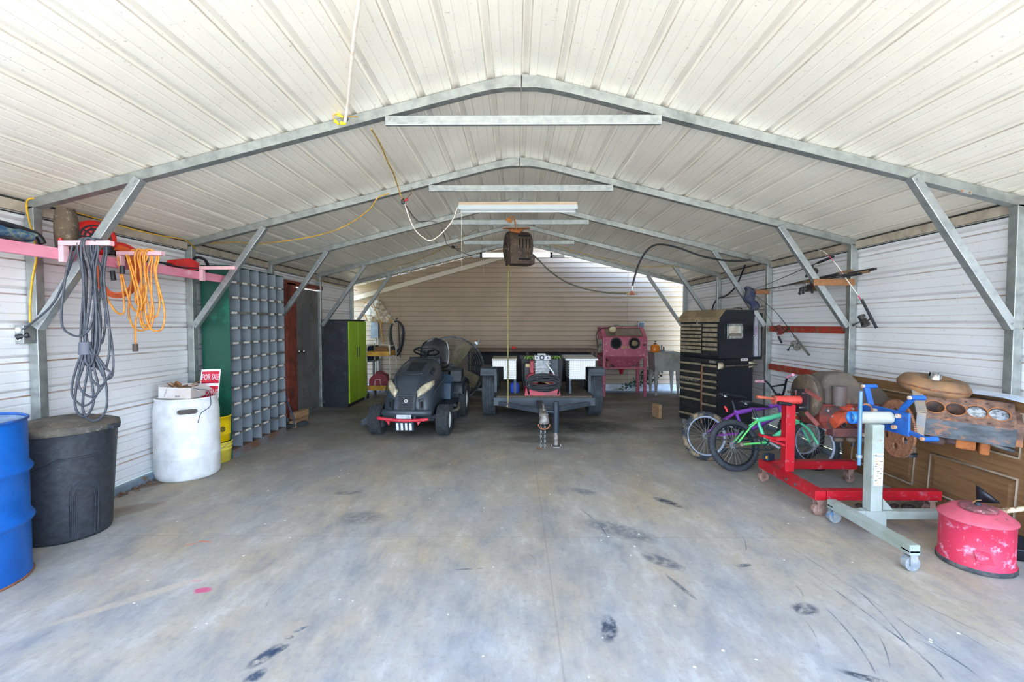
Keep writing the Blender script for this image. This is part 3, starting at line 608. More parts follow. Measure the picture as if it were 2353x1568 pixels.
t = thing('trimmer_guard', 'tall brown dusty deflector guard standing on the pink shelf', 'tool guard', (-2.99, 3.10, z_))
b = MB(); secs = []
for k in range(9):
    f_ = k/8; z = -.0+.27*f_; w_ = .047+.01*math.sin(f_*PI)-.012*max(0, f_-.85)*6; secs.append([(x*w_, y*.04, z+(.02*(1-abs(x)) if k == 8 else 0)) for x, y in ((-1, -.8), (-.6, -1), (0, -1.1), (.6, -1), (1, -.8), (1, .8), (.6, 1), (-.6, 1), (-1, .8))])
b.loft(secs); b.build('guard', DUST, t); MB().tube([(.02, -.05, -.0), (.01, -.055, .07)], .012, 8).build('latch', RP, t)
t = thing('hedge_trimmer', 'red and black corded hedge trimmer at the right end of the pink shelf', 'hedge trimmer', (-3.02, 4.27, z_))
b = MB(); b.prism([(-.20, .02), (.02, .0), (.10, .02), (.12, .08), (0, .11), (-.18, .07)], 'x', -.04, .04); b.build('body', RP, t, bev=.012)
b = MB().tube([(0, .08, .09), (0, .14, .14), (0, .26, .13), (0, .30, .06), (0, .2, .02), (0, .1, .03)], .014, 10, sp=4, closed=False); b.build('handle', BLK, t)
MB().box(-.045, .045, .1, .24, .0, .06).build('motor_cover', DARK, t, bev=.01); MB().box(-.02, .02, -.32, -.2, .03, .038).build('blade', DARK, t)
MB().tube([(.03, .2, .02), (.08, .1, .03), (.07, -.15, .01), (.05, -.4, .02)], .006, 8, sp=5).build('power_cord', BLK, t)
# cords hung from the arms
def hank(cx, cy, top, n, wx, zmin, zmax, r, seed, yspread=.03, twist=.02):
    random.seed(seed); b = MB()
    for i in range(n):
        y = cy+random.uniform(-yspread, yspread); x = cx+random.uniform(-wx*.55, wx*.55); dz = random.uniform(zmin, zmax); hw = random.uniform(.25, .6)*wx; lean = random.uniform(-.04, .04)
        b.tube([(x-.02, y, top), (x-.02-hw*.3, y-.02, top-.06), (x-hw*.6+random.uniform(-twist, twist), y, top-dz*.35), (x-hw+lean*.5, y, top-dz*.75), (x-hw*.7+lean, y, top-dz*.95), (x+lean, y, top-dz), (x+hw*.7+lean, y, top-dz*.95), (x+hw+lean*.5, y, top-dz*.72), (x+hw*.5+random.uniform(-twist, twist), y, top-dz*.3), (x+.02+hw*.2, y+.02, top-.05)], r, 7, closed=True, sp=4)
    return b
cm = mat('grey black cord', '#3a3d44', '#4a4e56', 30, rough=.55)
t = thing('extension_cord', 'long black extension cord bundled over the pink arm, tied with tape', 'extension cord', (-2.76, 3.0, 1.10))
top = 1.95
b = hank(-2.735, 2.995, top, 8, .10, .65, .93, .0068, 3); b.build('coil', cm, t, True)
# lower loops below the tape
b = MB()
for (px0, py0, px1) in ((165, 925, 225), (180, 905, 240), (205, 880, 255), (172, 950, 215), (190, 960, 245)):
    b.tube([aY(200, 790, 2.99), aY(px0+12, 840, 2.98), aY(px0, py0-20, 2.98), aY((px0+px1)/2, py0+8, 2.97), aY(px1, py0-25, 2.98), aY(px1-8, 850, 2.98), aY(204, 792, 2.99)], .0068, 7, sp=5)
b.build('lower_loop', cm, t, True)
b = MB().tube([aY(168, 560, 3.0), aY(150, 640, 2.99), aY(141, 740, 2.98), aY(165, 770, 2.97), aY(195, 768, 2.96), aY(212, 735, 2.97), aY(218, 650, 2.98), aY(210, 562, 3.0)], .0068, 7, sp=5); b.build('outer_loop', cm, t, True)
c_ = aY(197, 797, 2.99); MB().cyl(c_-Vector((0, 0, .05)), c_+Vector((0, 0, .03)), .038, .034, 14).build('tape_wrap', mat('grey tape', '#565a63'), t, True)
b = MB().tube([aY(180, 560, 3.02), aY(150, 640, 3.03), aY(120, 700, 3.04), aY(70, 745, 3.05), aY(42, 765, 3.06), aY(40, 774, 3.06)], .0068, 7, sp=5); b.build('lead', cm, t, True)
MB().cyl(aY(38, 776, 3.045), aY(66, 770, 3.075), .02, .017, 12).build('plug', BLK, t, True)
ORG = mat('orange cord', '#d8622a', '#c24f22', 20, rough=.5, c3='#b5622c', sc3=50); YOR = mat('amber cord', '#dd9436', '#c67a28', 25, rough=.5, c3='#b5602a', sc3=30)
t = thing('extension_cord', 'orange-red extension cord in a short round coil on the pink shelf arm', 'extension cord', (-2.80, 3.45, 1.5))
b = MB()
for i in range(6):
    cpt = aY(268, 618, 3.47+.012*i); rx, rz_ = .12+.012*i, .165+.006*i
    b.tube([cpt+Vector((rx*math.sin(2*PI*k/20), .01*math.sin(k), rz_*math.cos(2*PI*k/20)-.02)) for k in range(20)], .0068, 7, closed=True, sp=2)
b.build('coil', ORG, t, True); c_ = aY(258, 632, 3.44); MB().cyl(c_+Vector((0, 0, .03)), c_-Vector((-.01, 0, .04)), .016, n=10).build('socket_end', BLK, t, True)
t = thing('extension_cord', 'amber extension cord in long loops hanging over the orange one', 'extension cord', (-2.76, 3.42, 1.3))
b = hank(-2.74, 3.43, 1.948, 6, .13, .40, .60, .0065, 11, .03)
b.tube([aY(245, 590, 3.40), aY(238, 660, 3.40), aY(262, 712, 3.40), aY(285, 718, 3.40), aY(280, 650, 3.40), aY(270, 590, 3.40)], .0065, 7, sp=5)
b.tube([aY(296, 590, 3.40), aY(325, 690, 3.39), aY(318, 715, 3.39), aY(300, 700, 3.39), aY(278, 620, 3.40)], .0065, 7, sp=5)
b.tube([aY(290, 585, 3.39), aY(308, 650, 3.39), aY(318, 700, 3.38), aY(311, 745, 3.38), aY(311, 792, 3.38)], .0065, 7, sp=5); b.build('coil', YOR, t, True)
c_ = aY(311, 800, 3.38); MB().cyl(c_+Vector((0, 0, .03)), c_-Vector((0, 0, .025)), .017, n=10).build('plug', mat('brown plug', '#54473e'), t, True)
c_ = aY(281, 622, 3.38); MB().cyl(c_+Vector((0, 0, .03)), c_-Vector((0, 0, .025)), .016, n=10).build('socket_end', BLK, t, True)
# outlet with its yellow feed
t = thing('outlet_box', 'metal outlet box with duplex socket on the nearest left post', 'outlet', (-3.27, 3.08, 1.33))
MB().box(-3.31, -3.25, 3.05, 3.125, 1.27, 1.39).build('box', GALV, t, True, .003); b = MB(); b.cyl((-3.285, 3.05, 1.36), (-3.285, 3.045, 1.36), .017, n=16); b.cyl((-3.285, 3.05, 1.305), (-3.285, 3.045, 1.305), .017, n=16); b.build('socket', WHT, t, True)
b = MB().tube([aY(*q) for q in ((78, 456, 3.08), (62, 462, 3.06), (64, 495, 3.09), (75, 535, 3.1), (80, 560, 3.1), (84, 592, 3.1), (75, 640, 3.1), (70, 690, 3.1), (70, 742, 3.1))], .010, 8, sp=5, flat=.55)
solo(b, 'yellow_cable', YEL, 'flat yellow cable running down the nearest left post to the outlet', 'cable')
b = MB().tube([aY(*q) for q in ((132, 478, 3.2), (180, 490, 3.4), (280, 520, 3.75), (360, 540, 4.0), (425, 552, 4.3), (448, 572, 4.6))], .008, 8, sp=5, flat=.55)
solo(b, 'yellow_cable', YEL, 'flat yellow cable strung along the left eave above the pink shelf', 'cable')
# leaf litter at the wall foot
random.seed(5); b = MB()
for i in range(140):
    y = random.uniform(3.3, 4.5); x = -3.24+abs(random.gauss(0, .035)); a = random.uniform(0, 6); s_ = random.uniform(.006, .018)
    b.cb((x, y, .006+random.uniform(0, .012)), (s_*1.6, s_, .002), (random.uniform(-.5, .5), random.uniform(-.5, .5), a))
o = b.build('dry_leaves', mat('leaf litter', '#6e4a35', '#8d6a4c', 60, rough=.9)); recenter(tag(o, 'scattered brown leaf litter along the foot of the left wall', 'leaves')); o['kind'] = 'stuff'
# ================================================================== MIDDLE
def tyre(p, c, R, r_, wd, name='tyre', tread='turf', mat_=RUB, ax=(1, 0, 0)):
    """tyre with lugs, axis along local X, returns the object"""
    b = MB(); sh = wd*.5; q = R-r_
    prf = [(r_, -sh*.75), (r_+q*.25, -sh*.98), (r_+q*.7, -sh), (R-q*.10, -sh*.95), (R-.006, -sh*.78), (R, 0), (R-.006, sh*.78), (R-q*.10, sh*.95), (r_+q*.7, sh), (r_+q*.25, sh*.98), (r_, sh*.75)]
    b.lathe(prf, c, 48, ax); c = Vector(c)
    if tread == 'turf':
        for k in range(40):
            for j in range(5):
                a = 2*PI*(k+.5*(j % 2))/40; xx = (j-2)*wd*.17; rr = R+.003-.005*abs(j-2)/2
                M = Matrix.Translation(c+Vector((xx, 0, 0))) @ Matrix.Rotation(a, 4, 'X'); o = b.M; b.M = M; b.cb((0, 0, rr), (wd*.14, 2*PI*R/40*.6, .012), (0, 0, .3 if j % 2 else -.3)); b.M = o
    else:
        for k in range(56):
            for j in (-1, 1):
                M = Matrix.Translation(c+Vector((j*wd*.36, 0, 0))) @ Matrix.Rotation(2*PI*(k+.25*j)/56, 4, 'X'); b.M = M; b.cb((0, 0, R-.008), (wd*.17, 2*PI*R/56*.6, .01), (0, j*.25, 0)); b.M = None
        for x in (-.2, 0, .2): b.torus(c+Vector((x*wd, 0, 0)), ax, R+.0005, .004, 48, 4)
    return b.build(name, mat_, p)
def rim(p, c, r_, wd, m_, side=1):
    b = MB().lathe([(0, wd*.15*side), (r_*.35, wd*.18*side), (r_*.4, wd*.28*side), (r_*.75, wd*.2*side), (r_*.9, wd*.42*side), (r_+.003, wd*.44*side), (r_+.002, -wd*.44*side), (r_*.8, -wd*.3*side), (0, -wd*.3*side)], c, 32, (1, 0, 0)); return b.build('rim', m_, p)
# ---- riding mower; local x right, -y forward, origin under the front axle
HOOD = mat('dark grey hood plastic', '#333b43', '#3c454d', 5, rough=.4, c3='#4c5050', sc3=24, lo3=.6, hi3=.8); HOODB = mat('black mower parts', '#23282d', '#2d3338', 9, rough=.5, c3='#5b5a52', sc3=20, lo3=.6, hi3=.8)
t = thing('riding_mower', 'dark grey riding lawn mower with a red front bumper', 'riding mower', (-1.335, 5.87, 0), (0, 0, math.radians(-2)))
def hsec(y, hw, zt, zb, sl=0, n=25):
    pts = []; hw *= .95 if y > 0 else .98
    for k in range(n):
        a = PI*k/(n-1); ca, sa = math.cos(a), math.sin(a); e = .62
        pts.append((hw*math.copysign(abs(ca)**.55, ca), y+sl*(abs(sa)**e), zb+(zt-zb)*abs(sa)**e))
    return pts
S_ = [hsec(-.20, .15, .40, .30), hsec(-.205, .235, .47, .275, .015), hsec(-.17, .285, .56, .265, .03), hsec(-.11, .31, .64, .26, .02), hsec(-.02, .325, .715, .27), hsec(.15, .335, .785, .29), hsec(.35, .335, .84, .32), hsec(.55, .325, .885, .36), hsec(.72, .30, .91, .40), hsec(.80, .28, .90, .44)]
b = MB().loft(S_, closed=True); b.build('hood', HOOD, t)
for s_ in (-1, 1): MB().tube([(s_*.13, -.165, .60), (s_*.17, -.08, .685), (s_*.195, .03, .745), (s_*.205, .2, .795), (s_*.20, .45, .858), (s_*.18, .75, .905)], .012, 8, sp=4, flat=.5).build('hood_crease', HOOD, t); MB().tube([(s_*.30, -.10, .52), (s_*.335, .1, .60), (s_*.345, .35, .64), (s_*.335, .62, .66)], .008, 8, sp=4).build('hood_crease', HOOD, t)
VB = mat('vent black', '#0c0e10')
for i in range(8):
    y = .16+i*.045; z = .787+(y-.15)*.255+.004; MB().cb((0, y, z), (.19+.004*i, .016, .006), (.25, 0, 0)).build('hood_vent', VB, t)
for sx_ in (-1, 1):
    for i in range(4): MB().cb((sx_*(.225), .2+i*.055, .757+i*.016), (.06, .014, .006), (.25, sx_*.6, 0)).build('hood_vent', VB, t)
b = MB(); pts = [(-.13+.26*k/12, .09-.035*(1-((k-6)/6)**2), .765-.012*(1-((k-6)/6)**2)) for k in range(13)]
b.tube(pts, .012, 6); b.build('hood_scoop', HOODB, t)
# grille: mesh plate with hexagonal openings drawn as dark inset studs, framed
gm = Matrix.Translation((0, -.225, .425)) @ Matrix.Rotation(math.radians(-14), 4, 'X')
b = MB(gm); b.prism([(-.115, .105), (.115, .105), (.10, -.10), (.085, -.12), (-.085, -.12), (-.10, -.10)], 'y', -.004, .03); gr = b.build('grille', HOODB, t)
b = MB(gm)
for r in range(11):
    for c in range(9):
        x = -.088+c*.022+(.011 if r % 2 else 0); z = .088-r*.0185
        if abs(x) < .094-.02*(.09-z)/.2: b.cyl((x, -.0065, z), (x, -.0045, z), .0075, n=6, smooth=False)
b.build('grille_openings', mat('grille void', '#040506', rough=.9), gr)
b = MB(gm); b.tube([(-.118, -.008, .108), (.118, -.008, .108), (.104, -.008, -.10), (.088, -.008, -.124), (-.088, -.008, -.124), (-.104, -.008, -.10)], .007, 6, closed=True); b.build('grille_frame', HOOD, gr)
b = MB(gm); b.torus((0, -.012, .035), (0, 1, 0), .017, .0035, 24, 6); b.cyl((0, -.008, .035), (0, -.011, .035), .006, n=12); b.build('badge', mat('badge white', '#e6e8ea', rough=.3, metal=.3), t)
LENS = mat('hazy headlight lens', '#c8bd9c', '#a99f86', 14, rough=.25, c3='#e4dfcb', sc3=20)
for s_ in (-1, 1):
    P = [(.125, .575), (.155, .62), (.22, .665), (.285, .68), (.29, .63), (.262, .58), (.20, .535), (.14, .505)]
    pts = [(s_*x, (-.232+abs(x)*abs(x)*2.1+(z-.5)*.50), z) for x, z in P]; c_ = sum((Vector(p) for p in pts), Vector())/len(pts)
    pts = [(p[0], p[1]-.022, p[2]) for p in pts]; b = MB(); o_ = [tuple(c_+(Vector(p)-c_)*.7+Vector((0, -.022, .006))) for p in pts]; bk = [(p[0], p[1]+.09, p[2]) for p in pts]
    b.loft([bk, pts, o_]); b.build('headlight', LENS, t)
    b = MB(); M_ = Matrix.Translation((s_*.185, -.215, .415)) @ Matrix.Rotation(s_*math.radians(22), 4, 'Z'); b.M = M_
    b.prism([(-.03*s_, .06), (.03*s_, .075), (.03*s_, -.055), (-.02*s_, -.07)], 'y', -.012, .03); q = b.build('side_intake', HOODB, t)
    b = MB(M_); b.prism([(-.014*s_, .035), (.016*s_, .045), (.016*s_, -.03), (-.008*s_, -.04)], 'y', -.016, -.0125); b.build('intake_opening', bpy.data.materials['grille void'], q)
b = MB(); b.tube([(-.29, -.19, .31), (-.2, -.245, .315), (0, -.262, .318), (.2, -.245, .315), (.29, -.19, .31)], .03, 10, sp=4, flat=1.4); b.build('nose_bumper', HOOD, t)
# bumper, plate, frame
REDM = mat('red bumper tube', '#c8283a', '#b32233', 12, rough=.4, c3='#d8707a', sc3=30)
b = MB(); b.tube([(-.31, -.33, .272), (-.27, -.345, .268), (0, -.35, .245), (.25, -.345, .258), (.29, -.33, .262)], .020, 12, sp=4)
b.build('bumper_bar', REDM, t)
for s_ in (-1, 1): MB().prism([(s_*.16, .25), (s_*.22, .25), (s_*.175, .19)], 'y', -.35, -.335).build('bumper_bracket', REDM, t)
MB().box(-.09, .09, -.33, -.322, .262, .312).build('front_plate', mat('pale plate', '#9aa3aa', '#c0c6ca', 20, rough=.4), t, bev=.004)
q = MB().box(-.115, .115, -.31, -.24, .11, .235).build('bumper_panel', mat('navy panel', '#20303f', rough=.5), t, bev=.01)
for i in range(4): MB().cb((-.082+i*.053, -.3115, .165), (.026, .003, .085), (0, -.06, 0)).build('white_stripe', WHT, q)
b = MB(); b.cyl((-.30, 0, .19), (.30, 0, .19), .022, n=12); b.bar((-.12, -.28, .25), (-.12, 1.1, .27), .03, .07); b.bar((.12, -.28, .25), (.12, 1.1, .27), .03, .07); b.bar((-.34, -.04, .24), (.34, -.04, .24), .05, .05); b.bar((.34, -.05, .255), (.20, -.10, .265), .03, .02); b.build('chassis', HOODB, t)
for s_ in (-1, 1):
    w_ = tyre(t, (s_*.425, 0, .19), .188, .10, .16); rim(w_, (s_*.425, 0, .19), .10, .16, WHT if s_ > 0 else ALU, s_ if s_ > 0 else -1)
    w_ = tyre(t, (s_*.44, 1.22, .255), .253, .13, .22); rim(w_, (s_*.44, 1.22, .255), .13, .22, WHT, s_)
# footboards, fenders, seat deck
for s_ in (-1, 1):
    b = MB(); b.prism([(.35, .30), (.92, .30), (.98, .40), (.96, .42), (.90, .325), (.35, .325)], 'x', s_*.20, s_*.47); b.build('footboard', HOODB, t, bev=.006)
    secs = []
    for k in range(12):
        a = PI*(.0+k/11); y = 1.22-.30*math.cos(a); z = .42+.20*math.sin(a)**.8; secs.append([(s_*.28, y, z), (s_*.50, y, z-.01), (s_*.54, y, z-.05), (s_*.50, y, z-.035), (s_*.28, y, z-.03)])
    MB().loft(secs).build('fender', HOODB, t)
BLUP = mat('blue-black side panel', '#2d4052', '#3a5066', 10, rough=.4)
b = MB(); b.prism([(.70, .33), (1.0, .33), (1.05, .62), (.98, .66), (.86, .56), (.76, .56)], 'x', -.36, .38); b.build('seat_base', BLUP, t, bev=.012)
MB().prism([(.95, .60), (1.55, .60), (1.55, .68), (1.0, .70)], 'x', -.30, .30).build('seat_deck', HOODB, t, bev=.02)
b = MB(); b.prism([(.92, .55), (.97, .73), (1.15, .75), (1.2, .60)], 'x', .34, .50); b.build('fender_console', HOODB, t, bev=.02)
# dash and steering
MB().prism([(.72, .55), (.78, .92), (.84, .93), (.90, .88), (.90, .55)], 'x', -.22, .22).build('dash', HOODB, t, bev=.02)
b = MB(); b.tube([(0, .80, .9), (0, .88, .985)], .025, 12); st = b.build('steering_column', BLK, t)
sw = MB().torus((0, .90, 1.0), (0, .42, 1), .175, .014, 40, 8)
c_ = Vector((0, .90, 1.0)); n_ = Vector((0, .42, 1)).normalized(); u_ = Vector((1, 0, 0)); v_ = n_.cross(u_)
for a in (PI/2, PI/2+2.1, PI/2-2.1): sw.bar(c_-n_*.01, c_+(u_*math.cos(a)+v_*math.sin(a))*.17, .03, .012, n_)
sw.cyl(c_-n_*.02, c_+n_*.008, .04, n=16); sw.build('steering_wheel', BLK, t)
SEAT = mat('black vinyl', '#17191d', '#23272c', 6, rough=.3)
b = MB(); b.ball((0, 1.28, .76), 1, 24, 10, (.26, .27, .07)); seat = b.build('seat', SEAT, t, sub=1)
b = MB(); secs = []
for k in range(9):
    f_ = k/8; z = .78+.40*f_; wd = .235*(1-.25*max(0, f_-.55)**1.2*2.6); y = 1.46+.10*f_; wd *= math.sqrt(max(.02, 1-max(0, (f_-.72)/.28)**2)); secs.append([(wd*math.cos(a)*1.0, y+.055*math.sin(a)*(1-.5*max(0, f_-.8)*5)+.05*(math.cos(a)**2)*-1, z) for a in [2*PI*i/20 for i in range(20)]])
b.loft(secs); b.build('seat_back', SEAT, t, sub=1)
b = MB(); b.tube([(.22, 1.30, .74), (.235, 1.38, .86), (.225, 1.44, 1.0), (.19, 1.47, 1.12)], .010, 6, sp=4); b.build('seat_piping', mat('grey piping', '#9aa0a6'), seat)
# mower deck and chute
b = MB(); P = [(.5*math.cos(a)*(1.0 if abs(math.cos(a)) > .1 else 1), .62+.30*math.sin(a)) for a in [2*PI*i/28 for i in range(28)]]
b.prism([(x*1.02, y) for x, y in P], 'z', .10, .20); b.build('cutting_deck', HOODB, t, bev=.02)
for (x, y) in ((.46, .36), (-.46, .36)): 
    q = MB().bar((x, y, .12), (x, y, .19), .03, .03).build('gauge_bracket', DARK, t); MB().cyl((x-.02, y, .06), (x+.02, y, .06), .055, n=20).build('gauge_wheel', BLK, q)
MB().tube([(.38, .30, .24), (.50, .55, .22), (.47, .9, .25)], .022, 8, sp=4).build('lift_arm', mat('dusty lever', '#7d7868', '#5b574c', 12, rough=.8), t)
b = MB(); b.loft([[(-.44, .28, .10), (-.44, .28, .235), (-.44, .62, .235), (-.44, .62, .10)], [(-.62, .25, .07), (-.62, .25, .20), (-.62, .60, .20), (-.62, .60, .07)], [(-.74, .26, .045), (-.74, .26, .12), (-.74, .56, .12), (-.74, .56, .045)]], smooth=False); b.build('discharge_chute', mat('grey chute plastic', '#3f464b', '#4f565a', 10, rough=.6), t, bev=.008)
b = MB(); b.cyl((.36, .42, .30), (.52, .42, .30), .03, n=12); b.cb((.44, .3, .285), (.10, .05, .05)); b.build('deck_spindle', DARK, t)
# ---- drum fan behind it
t = thing('drum_fan', 'large black wire-guarded drum fan standing behind the mower seat', 'fan', (-1.17, 8.35, 0), (0, 0, math.radians(12)))
FB = mat('fan black', '#1c2024', '#2b3034', 9, rough=.45, c3='#6a6a64', sc3=30, lo3=.62, hi3=.74); FT = mat('dusty tan blade', '#7e7458', '#8f8566', 10, rough=.7)
Rf = .565; zc = .60
MB().lathe([(Rf, -.18), (Rf+.012, -.18), (Rf+.012, .18), (Rf, .18)], (0, 0, zc), 56, (0, 1, 0), close=True).build('drum', FB, t)
for yy in (-.2, .2):
    b = MB()
    for k in range(14): b.torus((0, yy, zc), (0, 1, 0), .07+k*.037, .0022, 44, 4)
    for k in range(10):
        a = 2*PI*k/10; b.cyl((.05*math.cos(a), yy, zc+.05*math.sin(a)), (Rf*math.cos(a), yy*.94, zc+Rf*math.sin(a)), .004, n=5)
    b.build('wire_guard', mat('guard wire', '#50565b', '#8b8f90', 20, rough=.4, metal=.4) if yy < 0 else bpy.data.materials['guard wire'], t)
MB().torus((0, -.185, zc), (0, 1, 0), Rf+.006, .012, 56, 8).build('front_ring', mat('grey ring', '#6d767b', '#2f353a', 12, rough=.4, metal=.4), t)
hub = MB().cyl((0, -.07, zc), (0, .14, zc), .09, n=24).build('motor', FB, t)
for k in range(4):
    a = math.radians(60+90*k); d_ = Vector((math.cos(a), 0, math.sin(a))); s_ = Vector((-math.sin(a), .45, math.cos(a))).normalized()
    b = MB(); secs = []
    for r, w_ in ((.07, .06), (.2, .10), (.35, .125), (.5, .13), (.53, .11)):
        c_ = Vector((0, -.04, zc))+d_*r; n_ = d_.cross(s_); secs.append([c_-s_*w_+n_*.015, c_+n_*-.01, c_+s_*w_+n_*.015, c_+s_*w_+n_*.019, c_+n_*-.005, c_-s_*w_+n_*.019])
    b.loft(secs, smooth=False); b.build('fan_blade', FT, t)
for s_ in (-1, 1): MB().bar((s_*.3, -.2, .03), (s_*.3, .2, .03), .05, .05).build('foot_rail', FB, t, bev=.005); MB().bar((s_*.3, 0, .03), (s_*.34, 0, .2), .04, .03, (0, 1, 0)).build('stand_leg', FB, t)
b = MB(); b.cyl((.42, -.1, zc+.42), (.5, -.14, zc+.50), .022, n=10); b.cb((.44, -.12, zc+.46), (.06, .05, .03), (0, .7, 0)); b.build('latch', ALU, t)
# ---- trailer
TS = mat('grey-black trailer steel', '#3c434b', '#4a525a', 7, rough=.6, c3='#6b6058', sc3=12, lo3=.6, hi3=.75); DECK = mat('weathered deck boards', '#5f5648', '#4b4439', 5, rough=.9, st=(8, 1, 1), c3='#8b8068', sc3=22, lo3=.6, hi3=.72)
t = thing('utility_trailer', 'small flatbed utility trailer with bent steel fenders', 'trailer', (.39, 7.05, 0))
TX = .39
MB().box(TX-.66, TX+.66, 6.42, 8.0, .385, .405).build('deck', DECK, t, True)
b = MB(); b.box(TX-.70, TX+.70, 6.40, 6.445, .275, .384); b.box(TX-.699, TX-.66, 6.446, 7.959, .30, .383); b.box(TX+.66, TX+.699, 6.446, 7.959, .30, .383); b.box(TX-.70, TX+.70, 7.96, 8.0, .30, .384)
b.box(TX-.4, TX+.4, 6.42, 6.48, .22, .274)
b.build('frame', TS, t, True, .004)
MB().cyl((TX-.74, 7.2, .335), (TX+.74, 7.2, .335), .03, n=12).build('axle', DARK, t, True)
for s_ in (-1, 1):
    c_ = Vector((s_*.80, .15, .335)); w_ = tyre(t, c_, .333, .20, .20, tread='road', mat_=mat('worn tyre', '#3a4044', '#4c5256', 12, rough=.85) if s_ < 0 else bpy.data.materials['worn tyre']); rim(w_, c_, .20, .20, DARK, s_)
    xo = TX+s_*.92; xi = TX+s_*.675
    b = MB(); x_a, x_b = sorted((xo, xi)); b.prism([(6.86, .64), (6.90, .745), (7.50, .745), (7.54, .64), (7.535, .64), (7.495, .738), (6.905, .738), (6.865, .64)], 'x', x_a, x_b)
    b.box(x_a+.003, x_b-.003, 6.852, 6.868, .69, .742); x_c, x_d = sorted((xi-s_*.002, TX+s_*.715)); b.box(x_c, x_d, 6.864, 6.90, .387, .736); b.box(x_c, x_d, 7.50, 7.536, .387, .736)
    b.build('fender', TS, t, True, .003)
# tongue, coupler, chain, jack
b = MB(); b.bar((TX-.07, 6.5, .30), (.315, 5.35, .33), .075, .09); b.bar((TX-.62, 6.42, .30), (.33, 5.75, .32), .05, .06); b.bar((TX+.62, 6.42, .30), (.36, 5.75, .32), .05, .06); b.build('tongue', TS, t, True, .004)
CP = mat('worn coupler steel', '#77706a', '#a39c94', 22, rough=.5, metal=.3, c3='#6a4630', sc3=18)
b = MB(); b.lathe([(0, .055), (.03, .05), (.048, .02), (.052, -.02), (.06, -.05), (.05, -.06)], (.313, 5.20, .345), 20); b.loft([[(.265, 5.22, .30), (.265, 5.22, .385), (.36, 5.22, .385), (.36, 5.22, .30)], [(.275, 5.5, .29), (.275, 5.5, .40), (.355, 5.5, .40), (.355, 5.5, .29)]], smooth=False); cpl = b.build('coupler', CP, t, True)
MB().bar((.313, 5.22, .43), (.313, 5.40, .47), .02, .012).build('latch_lever', CHROME, cpl, True)
b = MB()
for s_ in (-1, 1):
    for k in range(11):
        z = .27-k*.026; c_ = Vector((.300+s_*.022, 5.19, z)); r2 = 1 if k % 2 else 0
        pts = [c_+Vector(((.0085*math.cos(a) if r2 else 0), (0 if r2 else .0085*math.cos(a)), .016*math.sin(a))) for a in [2*PI*i/10 for i in range(10)]]; b.tube(pts, .0032, 5, closed=True)
o = b.build('safety_chain', mat('chain steel', '#aeb4b6', '#7f868a', 30, rough=.4, metal=.5), t, True)
MB().tube([(.25, 5.17, .28), (.26, 5.14, .25), (.31, 5.13, .235), (.36, 5.14, .25), (.375, 5.17, .28)], .009, 8, sp=3).build('chain_bracket', RUST, t, True)
b = MB(); b.tube([(.30, 5.19, .004), (.27, 5.17, .006), (.24, 5.17, .008), (.24, 5.2, .008), (.27, 5.2, .006)], .007, 6, sp=3); b.build('chain_hook', RUST, t, True)
b = MB(); b.cyl((.455, 5.29, .16), (.455, 5.29, .50), .036, n=20); b.cyl((.455, 5.29, .50), (.455, 5.29, .515), .03, n=16); b.cyl((.34, 5.29, .40), (.43, 5.29, .40), .02, n=10); jk = b.build('jack', mat('dark jack paint', '#27323b', rough=.5), t, True)
b = MB(); b.cyl((.455, 5.29, .02), (.455, 5.29, .17), .028, n=16); b.box(.40, .51, 5.235, 5.345, 0, .008); b.box(.40, .41, 5.235, 5.345, 0, .04); b.box(.50, .51, 5.235, 5.345, 0, .04); b.build('jack_foot', CP, jk, True)
# diamond plate boxes
def dplate():
    s = N('diamond plate'); br = s.n('TexBrick'); mp = s.n('Mapping'); s.l(s.co, mp.inputs[0]); mp.inputs['Rotation'].default_value = (PI/2, .0, PI/4)
    wv = s.n('TexWave'); wv.inputs['Scale'].default_value = 18; mp2 = s.n('Mapping'); s.l(s.co, mp2.inputs[0]); mp2.inputs['Rotation'].default_value = (0, PI/4, 0); s.l(mp2.outputs[0], wv.inputs[0])
    wv2 = s.n('TexWave'); wv2.inputs['Scale'].default_value = 18; mp3 = s.n('Mapping'); s.l(s.co, mp3.inputs[0]); mp3.inputs['Rotation'].default_value = (0, -PI/4, 0); s.l(mp3.outputs[0], wv2.inputs[0])
    ck = s.n('TexChecker'); ck.inputs['Scale'].default_value = 55; s.l(mp2.outputs[0], ck.inputs[0]); ck.inputs[1].default_value = (1, 1, 1, 1); ck.inputs[2].default_value = (0, 0, 0, 1)
    h = s.mix(ck.outputs[1], wv.outputs[1], wv2.outputs[1]); bw = s.n('RGBToBW'); s.l(h, bw.inputs[0]); v = s.step(bw.outputs[0], .45, .75)
    return s.fin(s.mix(v, lin('#9fa5a7'), lin('#e3e6e6')), .35, .35, v, .5, .004)
DP = dplate()
